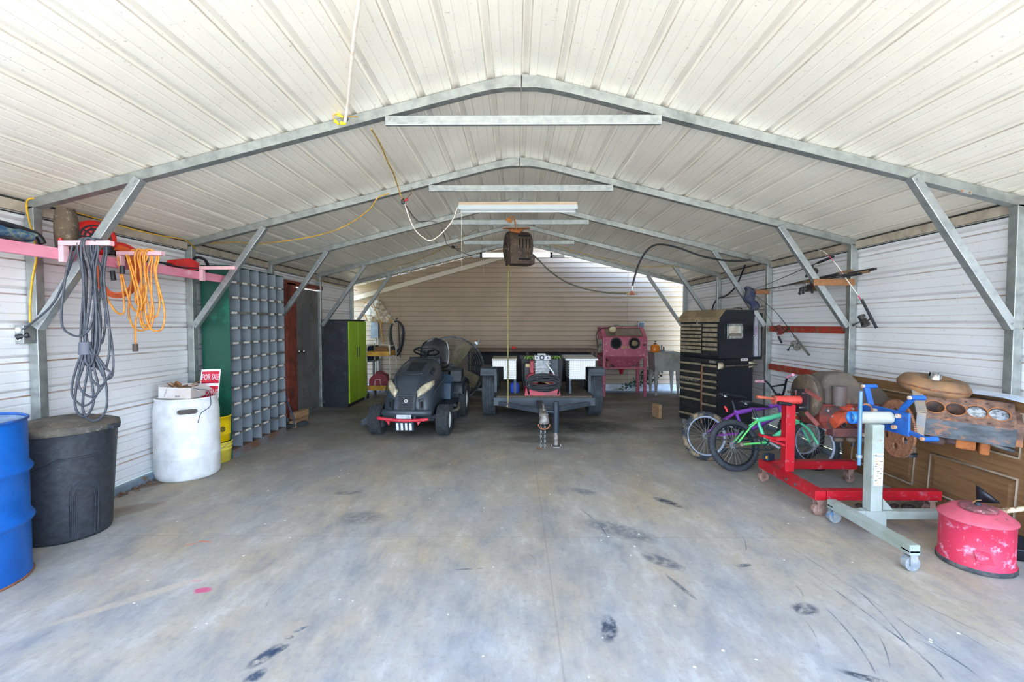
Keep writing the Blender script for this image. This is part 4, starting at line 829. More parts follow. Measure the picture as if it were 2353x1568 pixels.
for s_, nm, lb in ((-1, 'toolbox', 'left L-shaped diamond plate tool box on the trailer'), (1, 'toolbox', 'right L-shaped diamond plate tool box with a warped lid on the trailer')):
    xo = -.335 if s_ < 0 else 1.125; xi = -.0 if s_ < 0 else .76; xm = -.18 if s_ < 0 else .985
    t = thing(nm, lb, 'tool box', ((xo+xi)/2, 6.9, .40), group=None)
    P = [(xi, .88), (xo, .88), (xo, .795), (xm, .795), (xm, .615), (xi, .615)]
    b = MB().prism(P, 'y', 6.62, 7.12); b.build('body', DP, t, True, .004)
    xa, xb = sorted((xo, xi)); 
    b = MB(); 
    if s_ < 0: b.box(xa-.01, xb+.012, 6.60, 7.14, .882, .91)
    else: b.M = Matrix.Translation((xa, 6.87, .895)) @ Matrix.Rotation(.0, 4, 'Y') @ Matrix.Rotation(.04, 4, 'X'); b.box(-.06, xb-xa+.035, -.28, .27, .0, .025)
    b.build('lid', DP if s_ > 0 else mat('dull lid', '#a39f8d', '#8b8878', 8, rough=.5, metal=.2), t, True, .003)
    xs = xi-.03*(1 if s_ < 0 else -1); MB().box(min(xs, xi), max(xs, xi), 6.65, 7.1, .405, .615).build('bracket', TS, t, True)
    if s_ > 0:
        for i in range(6): MB().cb((xi-.004, 6.87, .65+i*.038), (.012, .46, .012), (0, .3, 0)).build('side_rib', GALV, t, True)
# compressor
t = thing('air_compressor', 'engine-driven air compressor on a red base with a coiled hose, on the trailer', 'air compressor', (.37, 6.75, .406))
RB = mat('red base paint', '#c03140', '#9b3038', 9, rough=.5, c3='#5a3a34', sc3=9, lo3=.55, hi3=.7)
b = MB(); b.loft([[(-.255, -.31, 0), (.25, -.31, 0), (.25, .30, 0), (-.255, .30, 0)], [(-.235, -.29, .10), (.235, -.29, .10), (.24, .28, .10), (-.24, .28, .10)]], smooth=False); b.build('base_pan', RB, t, bev=.004)
b = MB(); b.cyl((-.13, -.05, .19), (-.13, .26, .19), .09, n=28); b.cyl((.13, -.05, .19), (.13, .26, .19), .09, n=28); b.build('air_tank', RB, t)
AL2 = mat('cast aluminium', '#b9bcbd', '#93989a', 16, rough=.55, metal=.25, c3='#6f7070', sc3=30)
b = MB(); b.box(-.10, .11, -.08, .12, .2, .32); b.build('crankcase', AL2, t, bev=.02)
b = MB(); b.box(-.085, .10, -.06, .10, .32, .47)
for i in range(7): b.box(-.105, .12, -.085, .125, .325+i*.021, .333+i*.021)
b.build('cylinder_fins', AL2, t)
b = MB(); b.box(-.11, .125, -.09, .13, .475, .54); b.cb((0, -.0, .555), (.12, .12, .03)); hd_ = b.build('cylinder_head', mat('pale cast head', '#cdd0d1', '#aeb2b3', 12, rough=.5), t, bev=.015)
b = MB(); 
for x in (-.07, .08): b.cyl((x, -.096, .51), (x, -.088, .51), .016, n=6)
b.torus((.0, -.095, .515), (0, 1, 0), .028, .008, 16, 6); b.build('bolt', DARK, hd_)
MB().tube([(.06, -.1, .44), (.10, -.13, .38), (.16, -.16, .30), (.17, -.17, .2), (.17, -.17, .12)], .011, 8, sp=5).build('pipe', WHT, t)
b = MB().box(-.17, -.115, -.02, .14, .28, .46); b.build('engine_shroud', RB, t, bev=.01); MB().box(-.26, -.12, .15, .3, .12, .40).build('engine', BLK, t, bev=.02)
MB().cyl((-.23, .14, .38), (-.15, .14, .38), .03, n=12).build('air_filter', mat('cream filter', '#cdbf8a'), t); MB().box(.135, .24, .02, .08, .1, .48).build('pressure_post', TS, t, bev=.004)
hs_ = mat('black rubber hose', '#1d1f22', '#2c2e31', 20, rough=.5)
b = MB(); random.seed(9)
for i in range(11):
    w_ = .235+random.uniform(-.025, .015); h_ = .115+random.uniform(-.07, .012); c_ = Vector((.01+random.uniform(-.01, .01), -.29-.012*(i % 4), .18+random.uniform(-.035, .02)))
    b.tube([c_+Vector((w_*math.cos(2*PI*k/16), .012*math.sin(4*PI*k/16+i), h_*math.sin(2*PI*k/16))) for k in range(16)], .0105, 8, closed=True, sp=3)
b.build('coiled_hose', hs_, t)
for s_ in (-1, 1): MB().tube([(.01+s_*.20, -.305, .02), (.01+s_*.215, -.325, .10), (.01+s_*.20, -.31, .18)], .012, 8, sp=4).build('hose_hook', BLK, t)
b = MB().tube([(-.12, -.24, .17), (-.04, -.25, .2), (.06, -.25, .17), (.12, -.25, .14)], .014, 8, sp=4); b.build('brass_fitting', mat('dull brass', '#8f7a4e', '#6d5c40', 20, rough=.5, metal=.4), t)
t = thing('blue_jug', 'small blue plastic jug on the trailer deck beside the compressor', 'jug', (-.02, 6.75, .406)); MB().lathe([(0, 0), (.065, 0), (.07, .02), (.07, .12), (.03, .15), (.025, .17), (0, .17)], n=24).build('body', mat('blue plastic', '#1f3f9a'), t); MB().cyl((0, 0, .17), (0, 0, .19), .028, n=16).build('cap', BLK, t)
for x, lb in ((.20, 'lime striped work glove left of the compressor head'), (.60, 'lime striped work glove hanging right of the compressor head')):
    t = thing('work_glove', lb, 'glove', (x, 7.0, .88)); gm_ = mat('lime striped knit', '#8fae4c', '#4f6a2e', 40, .48, .52, .9) if x < .3 else bpy.data.materials['lime striped knit']
    b = MB(); b.ball((0, 0, .02), .05, 14, 8, (1.1, .7, .5))
    b.build('palm', gm_, t)
    for i in range(4): MB().tube([(-.03+.02*i, -.01, .02), (-.06+.035*i, -.05, .03), (-.075+.045*i, -.075, -.005)], .011, 8, sp=3).build('finger', gm_, t)
t = thing('plastic_tote', 'dark storage tote on the trailer behind the compressor', 'tote', (.40, 7.35, .406)); MB().loft([[(-.3, -.2, 0), (.3, -.2, 0), (.3, .2, 0), (-.3, .2, 0)], [(-.33, -.22, .46), (.33, -.22, .46), (.33, .22, .46), (-.33, .22, .46)]], smooth=False).build('body', BLK, t, bev=.01); MB().box(-.345, .345, -.235, .235, .461, .485).build('lid', mat('grey tote lid', '#41474d'), t, bev=.006)
# ---- work bench along the house wall
t = thing('workbench', 'long low workbench with rusty brown top against the beige wall', 'workbench', (.3, 9.38, 0))
BT = mat('rusty bench top', '#6d5645', '#57463a', 8, rough=.7, c3='#8a6a50', sc3=14)
MB().box(-.95, 1.57, 9.02, 9.74, .86, .905).build('tabletop', BT, t, True, .004)
for x in (-.92, .22, 1.53):
    for y in (9.06, 9.70): MB().box(x-.022, x+.022, y-.022, y+.022, 0, .86).build('leg', mat('dark leg', '#3b2f2a') if x < -.9 and y < 9.1 else bpy.data.materials['dark leg'], t, True)
MB().box(-.92, 1.54, 9.08, 9.70, .20, .225).build('shelf', BT, t, True); MB().box(-.93, 1.55, 9.72, 9.735, .06, .86).build('back_panel', mat('black back sheet', '#131316'), t, True)  # near-black sheet fills the dark area beneath the bench top
random.seed(4)
for k, (x, w_, h_, cc, lb) in enumerate(((-.7, .32, .34, '#1c1d20', 'black crate'), (-.2, .36, .42, '#22201f', 'charcoal crate'), (.75, .36, .38, '#17181c', 'dark carton'), (1.2, .3, .3, '#2a2624', 'brown-black carton'))):
    solo(MB().box(x-w_/2, x+w_/2, 9.2, 9.6, .226, .226+h_), 'storage_box', mat('store '+lb, cc), ['leftmost dark box on the bench shelf behind the fan', 'dark box on the bench shelf between fan and trailer', 'dark box on the bench shelf behind the compressor', 'rightmost dark box on the bench shelf'][k], 'box', group='dark boxes under the bench', bev=.008)
t = thing('red_cup', 'tiny red cup on the bench top left of the hanging hose', 'cup', (-.05, 9.2, .906)); MB().lathe([(0, 0), (.03, 0), (.036, .05), (.033, .05), (.028, .005)], n=20).build('body', mat('red cup', '#d8382c'), t); MB().torus((.04, 0, .027), (0, 1, 0), .014, .004, 12, 5).build('handle', bpy.data.materials['red cup'], t)
# ---- blast cabinet
t = thing('sandblast_cabinet', 'faded pink-red sandblasting cabinet with two glove ports on four legs', 'sandblast cabinet', (2.09, 9.2, 0))
PK = mat('faded red enamel', '#b25a6c', '#a14c60', 5, .35, .65, .55, c3='#c79aa0', sc3=18, lo3=.58, hi3=.7); GL = mat('sooty window', '#5a4c3a', '#6b5c45', 9, rough=.35)
x0, x1, y0, y1 = 1.665, 2.515, 8.97, 9.56
b = MB().prism([(y0, .775), (y0, 1.14), (y0+.30, 1.34), (y1, 1.34), (y1, .775)], 'x', x0, x1); b.build('body', PK, t, True, .004)
wn = MB(); A_ = Vector((0, y0, 1.14)); B_ = Vector((0, y0+.30, 1.34)); nn = Vector((0, -.2, .3)).normalized()
q0, q1 = A_.lerp(B_, .12)+nn*.003, A_.lerp(B_, .82)+nn*.003
vs = [q0+Vector((x0+.08, 0, 0)), q0+Vector((x1-.08, 0, 0)), q1+Vector((x1-.08, 0, 0)), q1+Vector((x0+.08, 0, 0))]; wn.loft([vs, [v+nn*.006 for v in vs]], smooth=False); wn.build('viewing_window', GL, t, True)
b = MB(); M_ = frame_m((x0+x1, 0, 0), (1, 0, 0), (0, 0, 1)); b.tube([v+nn*.006 for v in vs], .008, 6, closed=True); b.build('window_trim', BT, t, True)
for x in (1.92, 2.27):
    q = MB().torus((x, y0-.004, 1.03), (0, 1, 0), .098, .014, 36, 8).build('glove_port', mat('port rubber', '#2b2627', '#40383a', 20, rough=.6) if x < 2 else bpy.data.materials['port rubber'], t, True)
    MB().cyl((x, y0-.002, 1.03), (x, y0-.006, 1.03), .092, n=30).build('port_opening', mat('port black', '#050506', rough=.9) if x < 2 else bpy.data.materials['port black'], q, True)
    if x > 2: MB().ball((x, y0-.02, 1.03), .06, 14, 8, (1.1, .5, .9), .12).build('glove', mat('tan glove', '#85775c', rough=.9), q, True)
b = MB(); b.cb((2.10, y0-.003, .955), (.16, .002, .045)); b.build('label_plate', mat('worn tan label', '#b98a6a', '#8a5a4a', 30, rough=.7), t, True)
xc, yc = (x0+x1)/2, (y0+y1)/2
b = MB(); b.loft([[(x0+.04, y0+.01, .775), (x1-.04, y0+.01, .775), (x1-.04, y1-.01, .775), (x0+.04, y1-.01, .775)], [(xc-.13, yc-.12, .53), (xc+.13, yc-.12, .53), (xc+.13, yc+.12, .53), (xc-.13, yc+.12, .53)]], smooth=False); hop = b.build('hopper', PK, t, True)
MB().lathe([(.15, .06), (.12, .0), (.04, -.03), (.035, -.11), (0, -.11)], (xc, yc, .52), 20).build('hopper_outlet', mat('bright red cone', '#b0223a'), hop, True)
for x in (x0+.03, x1-.03):
    for y in (y0+.03, y1-.03): MB().box(x-.03, x+.03, y-.03, y+.03, 0, .785).build('leg', PK, t, True, .003)
MB().box(x0+.06, x1-.06, y0+.01, y0+.04, .535, .565).build('cross_bar', PK, t, True); MB().box(x0+.06, x1-.06, y1-.04, y1-.01, .535, .565).build('cross_bar', PK, t, True)
b = MB().ball((1.885, y0+.17, 1.29), .075, 20, 10, (1, 1, .8)); b.build('lamp_dome', mat('cream dome', '#c9bd96', rough=.3), t, True)
b = MB(); b.box(x0-.09, x0-.003, y0+.02, y0+.14, .85, 1.10); b.build('control_box', mat('grimy beige box', '#8b8370', '#4d463c', 20, rough=.7), t, True, .006)
b = MB(); b.cyl((x0-.045, y0+.0, 1.0), (x0-.045, y0+.02, 1.0), .03, n=14); b.build('dial', BLK, t, True)
b = MB().tube([(x0-.05, y0+.05, .85), (x0-.09, y0+.02, 1.0), (x0-.12, y0+.05, 1.18), (x0-.03, y0+.1, 1.30), (1.8, y0+.15, 1.33), (1.95, y0+.2, 1.37), (2.1, y0+.25, 1.355)], .007, 6, sp=5); b.build('wiring', BLK, t, True)
b = MB().cb((x1-.06, y0-.012, 1.0), (.05, .02, .03)); b.build('latch', DARK, t, True)
t = thing('red_jug', 'dusty red jug on the crossbar left of the blasting hopper', 'jug', (1.775, 8.99, .566)); MB().lathe([(0, 0), (.055, 0), (.06, .02), (.06, .10), (.03, .13), (0, .13)], n=20).build('body', mat('dusty red', '#a0545a', '#7d4046', 20), t); MB().cyl((0, 0, .13), (0, 0, .145), .02, n=12).build('cap', BLK, t)
# outlet on house wall
c_ = aY(1474, 749, YH-.03); t = thing('weatherproof_outlet', 'grey covered outlet on the beige wall above the utility sink', 'outlet', (c_.x, YH-.04, c_.z-.05))
MB().box(-.05, .05, -.02, .02, 0, .12).build('cover', mat('blue grey cover', '#5d6a73'), t, bev=.006); MB().box(-.045, .03, -.025, -.0205, -.025, .02).build('lower_plate', WHT, t); MB().box(-.06, .06, .02, .03, -.01, .13).build('gasket', WHT, t)
# ---- utility sink
t = thing('utility_sink', 'grey plastic laundry sink on tapered legs, partly behind the tool chest', 'sink', (2.95, 9.3, 0))
SK = mat('dusty grey tub', '#a6a8a2', '#918f86', 7, rough=.6)
b = MB(); o_ = [(-.27, -.25), (.27, -.25), (.27, .25), (-.27, .25)]; i_ = [(-.24, -.22), (.24, -.22), (.24, .22), (-.24, .22)]; bt = [(-.23, -.21), (.23, -.21), (.23, .21), (-.23, .21)]
b.loft([[(x*.9, y*.9, .49) for x, y in o_], [(x, y, .85) for x, y in o_], [(x, y, .85) for x, y in i_], [(x*.9, y*.9, .53) for x, y in bt]], smooth=False); b.build('basin', SK, t, bev=.008)
for x in (-.2, .2):
    for y in (-.19, .19): MB().loft([[(x*1.05-.04, y-.03, .50), (x*1.05+.04, y-.03, .50), (x*1.05+.04, y+.03, .50), (x*1.05-.04, y+.03, .50)], [(x*1.08-.015, y-.012, 0), (x*1.08+.015, y-.012, 0), (x*1.08+.015, y+.012, 0), (x*1.08-.015, y+.012, 0)]], smooth=False).build('leg', SK, t)
b = MB(); b.cb((0, .19, .865), (.14, .04, .03)); b.tube([(0, .19, .88), (0, .18, .96), (0, .10, .98), (0, .05, .94)], .011, 8, sp=4); fa = b.build('faucet', CHROME, t)
for x in (-.05, .05): MB().cyl((x, .19, .88), (x, .19, .93), .018, .024, n=10).build('tap_handle', CHROME, fa)
t = thing('soap_jug', 'orange plastic jug with black pump on the left sink rim', 'jug', (2.715, 9.12, .851)); MB().lathe([(0, 0), (.08, 0), (.088, .02), (.088, .12), (.05, .155), (.03, .16), (0, .16)], n=24, sy_=.8).build('body', mat('orange plastic', '#e0801c', rough=.35), t); b = MB(); b.cyl((0, 0, .16), (0, 0, .21), .008, n=8); b.cb((0, 0, .215), (.05, .02, .015)); b.cyl((0, 0, .155), (0, 0, .175), .03, n=14); b.build('pump', BLK, t)
# plants creeping under the sink
VG = mat('vine leaf', '#2f4a33', '#24382a', 20, rough=.7); VS = mat('vine stem', '#9fa58c', '#7d8a70', 20, rough=.8); random.seed(12)
t = thing('creeping_vine', 'dark-leaved weed vine growing up behind the blasting cabinet legs and sink', 'vine', (2.6, 9.70, 0))
for k in range(6):
    p0 = Vector((2.0+.1*k, 9.7, .02)); p1 = Vector((2.6+.12*k, 9.68, .35+.05*k)); m_ = (p0+p1)/2+Vector((0, 0, -.06)); pts = cr([p0, m_, p1, p1+Vector((.1, 0, .12))], 6)
    MB().tube(pts, .006, 6).build('stem', VS, t, True); b = MB()
    for q in pts[4:]:
        for j in range(3):
            a = random.uniform(0, 6.28); s_ = random.uniform(.02, .038); c_ = q+Vector((random.uniform(-.04, .04), -.02+random.uniform(-.03, .02), random.uniform(-.04, .05))); u_ = Vector((math.cos(a), .3, math.sin(a)))*s_; v_ = Vector((-math.sin(a), .2, math.cos(a)))*s_*.8
            b.add([c_-u_, c_-v_*.7, c_+u_, c_+v_*.7], [(0, 1, 2, 3)])
    o = b.build('leaves', VG, t, True); o['kind'] = 'stuff'
# ================================================================== RIGHT SIDE
def holes(o, mb):
    c = mb.build('cutter', o.data.materials[0]); c.parent = o.parent
    md = o.modifiers.new('cut', 'BOOLEAN'); md.object = c; md.solver = 'EXACT'
    bpy.context.view_layer.update(); dg = bpy.context.evaluated_depsgraph_get(); me = bpy.data.meshes.new_from_object(o.evaluated_get(dg)); o.modifiers.clear(); o.data = me; bpy.data.objects.remove(c)
# ---- stacked tool chest, front face at local x=0, near side at local y=0
t = thing('tool_chest', 'tall black stacked tool chest with dusty lid and tan drawer strips', 'tool chest', (2.54, 5.865, 0), (0, 0, math.radians(23)))
KB = mat('tool chest black', '#101419', '#171d24', 5, .4, .7, .3, c3='#2f353a', sc3=14, lo3=.6, hi3=.78); GRM = mat('grimy drawer front', '#17171a', '#26241f', 9, .4, .65, .6, c3='#6a6250', sc3=16, lo3=.6, hi3=.75); STR = mat('tan drawer strip', '#9c8f77', '#7f745f', 14, rough=.5, metal=.3)
MB().box(.012, .60, 0, .69, .095, .955).build('lower_body', KB, t, bev=.006)
MB().prism([(.012, .96), (.012, 1.44), (.60, 1.44), (.60, .96)], 'y', .01, .68).build('upper_body', KB, t, bev=.006)
def chest_col(ya, yb, zs, zb, strip=.020, dmat=GRM, out=.02):
    for i, z in enumerate(zs):
        z2 = zs[i+1] if i+1 < len(zs) else zb
        d_ = MB().box(-.004, .02, ya, yb, z2+.010, z).build('drawer', dmat, t, bev=.003)
        MB().prism([(-out, z-strip*.2), (-out, z-strip), (-.003, z-strip*1.1), (-.003, z+.004), (-out*.5, z+.004)], 'y', ya+.004, yb-.004).build('drawer_handle', STR, d_)
chest_col(.02, .255, [.875, .765, .675, .60, .505, .37], .13, .022)
chest_col(.285, .67, [.885, .77, .685, .61, .53, .41, .195], .105, .022)
chest_col(.02, .265, [1.40, 1.34, 1.275, 1.215, 1.155, 1.095], .985, .034, out=.012); chest_col(.285, .665, [1.40, 1.35, 1.30, 1.25, 1.20, 1.15, 1.10, 1.05], .985, .030, out=.012)
MB().box(-.004, .0125, .258, .282, .10, .875).build('centre_strip', RUST, t)
MB().box(-.002, .0125, .02, .67, .90, .945).build('top_drawer', GRM, t, bev=.003)
MB().box(-.006, -.002, .04, .15, .905, .932).build('name_plate', mat('nickel plate', '#a9a595', '#5c584e', 90, .45, .55, .5), t)
q = MB(); random.seed(6)
for i in range(16): q.cb((-.0055, .645-.021*i, .648+random.uniform(-.008, .012)), (.001, random.uniform(.006, .016), random.uniform(.006, .022)), (random.uniform(-.5, .5), 0, 0))
q.build('stencil_lettering', mat('worn stencil', '#a8a290', '#6a665c', 60, rough=.7), t)
# lid with its front lip and slope
DL = mat('dusty lid board', '#75644a', '#8b795b', 7, rough=.9, c3='#4d4335', sc3=24, lo3=.6, hi3=.7)
b = MB().prism([(-.012, 1.425), (-.012, 1.482), (.10, 1.585), (.11, 1.585), (.0, 1.475), (.0, 1.425)], 'y', -.004, .70); b.build('lid_slope', DL, t)
b = MB().prism([(.0, 1.442), (.0, 1.472), (.11, 1.58), (.60, 1.58), (.60, 1.442)], 'y', .0, .69); b.build('lid', KB, t, bev=.005)
MB().box(.11, .61, -.002, .692, 1.581, 1.586).build('lid_dust', DL, t)
MB().tube([(.28, .05, 1.586), (.30, .05, 1.605), (.42, .05, 1.605), (.44, .05, 1.586)], .006, 8, sp=3).build('lid_handle', CHROME, t)
MB().box(-.022, -.012, .335, .36, 1.40, 1.455).build('hasp', CHROME, t, bev=.002)
# side window frame with a paper roll
fx0, fx1, fz0, fz1 = .13, .40, 1.215, 1.405
b = MB()
for q in ((fx0, fx1, fz1-.03, fz1), (fx0, fx1, fz0, fz0+.03), (fx0, fx0+.03, fz0, fz1), (fx1-.03, fx1, fz0, fz1)): b.box(q[0], q[1], -.012, .0, q[2], q[3])
fr = b.build('side_frame', mat('brushed frame', '#b9bdb9', '#8d918d', 30, rough=.35, metal=.6), t, bev=.002)
MB().box(fx0+.03, fx1-.03, .001, .009, fz0+.03, fz1-.03).build('frame_back', mat('frame back', '#c5bfae', '#a39b88', 12), fr); MB().cyl((fx0+.035, -.004, fz0+.05), (fx1-.035, -.004, fz0+.05), .014, n=16).build('roll', mat('roll grey', '#6d655c'), fr)
b = MB(); 
for x in (fx0+.014, fx1-.014):
    for z in (fz0+.014, fz1-.014): b.cyl((x, -.015, z), (x, -.012, z), .006, n=8)
b.build('screw', DARK, fr)
for x in (.03, .56):
    MB().loft([[(x-.04, -.002, .83), (x+.03, -.002, .83), (x+.03, -.002, .915), (x-.04, -.002, .915)], [(x-.01, -.05, .86), (x+.02, -.05, .86), (x+.02, -.05, .885), (x-.01, -.05, .885)]], smooth=False).build('handle_bracket', mat('bracket tan', '#b7a98c', '#8f836c', 20, rough=.5, metal=.2) if x < .1 else bpy.data.materials['bracket tan'], t)
MB().cyl((.03, -.05, .872), (.60, -.05, .872), .013, n=14).build('push_handle', mat('dark chrome', '#4a4540', '#7a736a', 30, rough=.3, metal=.7), t)
MB().box(.38, .50, -.0015, .0, .925, .955).build('decal', WHT, t)
b = MB()
for i in range(4): b.cb((.40+.027*i, -.002, .94), (.012, .001, .014), (0, .5*i, 0))
b.build('decal_marks', BLK, t)
for x in (.07, .53):
    for y in (.07, .62):
        w_ = MB().cyl((x, y-.02, .05), (x, y+.02, .05), .05, n=24).build('caster', mat('pale caster', '#8f9698', '#6b6f70', 20, rough=.4) if (x, y) == (.07, .07) else bpy.data.materials['pale caster'], t, bev=.004); MB().box(x-.025, x+.025, y-.03, y-.024, .04, .1).box(x-.025, x+.025, y+.024, y+.03, .04, .1).box(x-.03, x+.03, y-.035, y+.035, .088, .096).build('caster_fork', RUST, w_)
# side locker hung at the back edge
MB().box(.605, .80, .03, .45, .935, 1.545).build('side_locker', KB, t, bev=.008)
b = MB().box(.645, .70, .018, .028, .975, 1.50); b.build('chrome_strip', mat('bright strip', '#dfe3ea', '#c9b9d4', 9, rough=.15, metal=.6), t)
MB().box(.715, .755, .018, .028, .975, 1.50).build('chrome_strip', mat('grey strip', '#8d9191', '#a6aaa8', 60, rough=.4, metal=.5), t)
MB().ball((.625, .02, 1.25), .013).build('locker_knob', CHROME, t)
# small boards beside its foot
solo(MB().cb((2.12, 7.0, .10), (.05, .2, .2), (0, 0, .2)), 'wood_block', WOOD, 'upright timber offcut on the floor left of the tool chest', 'wood block', bev=.003)
# ---- bicycles: rear hub at local (0,0,r)
def bicycle(t, L, r, frame, frame2, rimc, tyrec, seatd, gripc, seat_tag, saddle_h=.60, bar_h=.74, bbx=None, grip2=None):
    S = lambda a, b_, rr=.014, n=10: MB().cyl(a, b_, rr, n=n)
    for k, x in enumerate((0, L)):
        c = (x, 0, r)
        w_ = MB().torus(c, (0, 1, 0), r-.026, .026, 48, 10); 
        for j in range(60):
            a = 2*PI*j/60; M_ = Matrix.Translation(c) @ Matrix.Rotation(a, 4, 'Y'); w_.M = M_
            for yy in (-.012, .012): w_.cb((0, yy, r-.001), (.009, .008, .006))
            w_.M = None
        w_ = w_.build('tyre', tyrec[k], t)
        MB().lathe([(r-.052, -.013), (r-.046, -.014), (r-.062, -.010), (r-.062, .010), (r-.046, .014), (r-.052, .013)], c, 48, (0, 1, 0)).build('rim', rimc[k], w_)
        b = MB()
        for j in range(28):
            a = 2*PI*j/28; a2 = a+(.5 if j % 2 else -.5); s_ = .018 if j % 4 < 2 else -.018
            b.cyl((x+.018*math.cos(a2), s_, r+.018*math.sin(a2)), (x+(r-.058)*math.cos(a), 0, r+(r-.058)*math.sin(a)), .0014, n=4, cap=False)
        b.build('spokes', mat('spoke steel', '#9a9c9c', rough=.3, metal=.7) if 'spoke steel' not in bpy.data.materials else bpy.data.materials['spoke steel'], w_)
        b = MB(); b.cyl((x, -.05, r), (x, .05, r), .016, n=14); b.cyl((x, -.022, r), (x, -.018, r), .03, n=14); b.cyl((x, .018, r), (x, .022, r), .03, n=14); b.build('hub', ALU, w_)
    bb = Vector((bbx or L*.40, 0, r+.02)); st = Vector((L*.33, 0, r+.26)); hd1 = Vector((L*.80, 0, r+.33)); hd0 = Vector((L*.83, 0, r+.22))
    b = MB(); b.cyl(bb, st, .016, n=12); b.cyl(st-Vector((0, 0, .03)), hd1-Vector((0, 0, .02)), .024, n=14); b.cyl(bb, hd0, .022, n=14); b.cyl(hd0-(hd1-hd0)*.2, hd1+(hd1-hd0)*.2, .022, n=14); b.cyl(bb-Vector((0, .035, 0)), bb+Vector((0, .035, 0)), .024, n=14); b.build('frame', frame, t)
    for s_ in (-1, 1):
        b = MB(); b.tube([(0, s_*.05, r), (L*.2, s_*.045, r+.01), bb+Vector((0, s_*.02, 0))], .010, 8); b.tube([(0, s_*.05, r), (L*.2, s_*.045, r+.16), st+Vector((0, s_*.012, -.03))], .009, 8); b.build('rear_stay', frame2, t)
        MB().tube([(L, s_*.048, r), (L*.93, s_*.046, r+.13), (L*.845, s_*.035, r+.20)], .013, 8, sp=3).build('fork_blade', frame, t)
        MB().cyl((0, s_*.055, r), (0, s_*.15, r), .018, n=16).build('axle_peg', mat('worn peg', '#6e5c50', '#8c7f75', 20, rough=.5, metal=.3) if 'worn peg' not in bpy.data.materials else bpy.data.materials['worn peg'], t)
    MB().cyl(st, st+Vector((-.02, 0, saddle_h-r-.26)), .0125, n=10).build('seat_post', DARK, t)
    sp_ = st+Vector((-.02, 0, saddle_h-r-.24)); b = MB(); secs = []
    for x, w_, z, h in ((-.14, .06, .03, .03), (-.12, .10, .04, .06), (-.05, .09, .03, .06), (.02, .045, .015, .05), (.10, .025, .01, .035), (.16, .014, .0, .02)):
        secs.append([sp_+Vector((x, w_*math.cos(a), z+h*.5*math.sin(a))) for a in [2*PI*i/16 for i in range(16)]])
    b.loft(secs); sd = b.build('saddle', BLK if 'saddle vinyl' not in bpy.data.materials else bpy.data.materials['saddle vinyl'], t, sub=1)
    if seat_tag: MB().cb(sp_+Vector((-.105, -.055, .032)), (.05, .05, .012), (.7, 0, .6)).build('seat_patch', seatd, sd, bev=.004)
    ht = hd1+(hd1-hd0)*.3; b = MB(); b.cyl(ht, ht+Vector((-.01, 0, .05)), .015, n=10); b.cyl(ht+Vector((-.01, 0, .045)), ht+Vector((.04, 0, .055)), .016, n=10); b.build('stem', BLK, t)
    hb = ht+Vector((.04, 0, .055)); zt = bar_h-hb.z
    b = MB(); b.tube([hb+Vector((-.05, -.31, zt)), hb+Vector((-.02, -.18, zt-.015)), hb+Vector((0, -.05, 0)), hb+Vector((0, .05, 0)), hb+Vector((-.02, .18, zt-.015)), hb+Vector((-.05, .31, zt))], .011, 10, sp=4); b.cyl(hb+Vector((-.012, -.13, zt*.55)), hb+Vector((-.012, .13, zt*.55)), .009, n=8); hbo = b.build('handlebar', BLK, t)
    for s_ in (-1, 1): MB().cyl(hb+Vector((-.03, s_*.20, zt-.010)), hb+Vector((-.052, s_*.325, zt+.002)), .0155, n=14).build('grip', gripc, hbo)
    b = MB(); c_ = bb+Vector((0, .045, 0)) if False else bb+Vector((0, -.045, 0)); b.torus(c_, (0, 1, 0), .07, .005, 28, 6)
    for j in range(28): a = 2*PI*j/28; b.cb(c_+Vector((.077*math.cos(a), 0, .077*math.sin(a))), (.007, .004, .007), (0, -a, 0))
    for j in range(5): a = 2*PI*j/5; b.cyl(c_, c_+Vector((.07*math.cos(a), 0, .07*math.sin(a))), .006, n=6)
    ck = b.build('chainring', DARK, t)
    for s_, a in ((-1, -.6), (1, PI-.6)):
        e_ = bb+Vector((.14*math.cos(a), s_*.07, .14*math.sin(a))); MB().bar(bb+Vector((0, s_*.06, 0)), e_, .012, .02).build('crank_arm', ALU, ck); MB().cb(e_+Vector((0, s_*.045, 0)), (.09, .07, .018), (0, .3, 0)).build('pedal', BLK, ck, bev=.004)
    b = MB(); b.tube([(0, -.045, r+.03), bb+Vector((0, -.045, .075)), bb+Vector((.077, -.045, 0)), bb+Vector((0, -.045, -.075)), (0, -.045, r-.03), (-.03, -.045, r)], .005, 5, closed=True); b.build('chain', DARK, t)
SV = mat('saddle vinyl', '#16191d', '#20242a', 9, rough=.35)
PUR = mat('purple frame paint', '#8b4ab8', '#7a3fa6', 9, rough=.3); PUR2 = mat('purple and magenta stays', '#9c3fb0', '#6d2f86', 30, rough=.3); MINT = mat('mint frame paint', '#63d9a4', '#55c996', 9, rough=.35); MINT2 = mat('lime mint stays', '#5fd68b', '#7be05a', 9, rough=.35)
TYB = mat('black bike tyre', '#2a2e33', '#3a3e42', 30, rough=.85); TYD = mat('muddy bike tyre', '#2a3038', '#86755a', 14, .46, .6, .9); RMW = mat('pale rim', '#c9d6ea', rough=.3, metal=.2); RMB = mat('black rim', '#24282d', rough=.35)
t = thing('bicycle', 'purple kids bicycle with white rims, behind the mint one', 'bicycle', (1.97, 4.75, 0), (math.radians(-13), 0, math.radians(4)), group=None)
bicycle(t, 1.02, .25, PUR, PUR2, (RMW, RMW), (TYD, TYB), WHT, mat('pink grip', '#e48aa8', '#f0c4cf', 90, .48, .52), 1, .61, .84)
MB().tube([(.21, -.03, .55), (.225, -.04, .52), (.23, -.04, .49)], .012, 8).build('reflector', mat('red reflector', '#d81f26', rough=.2), t)
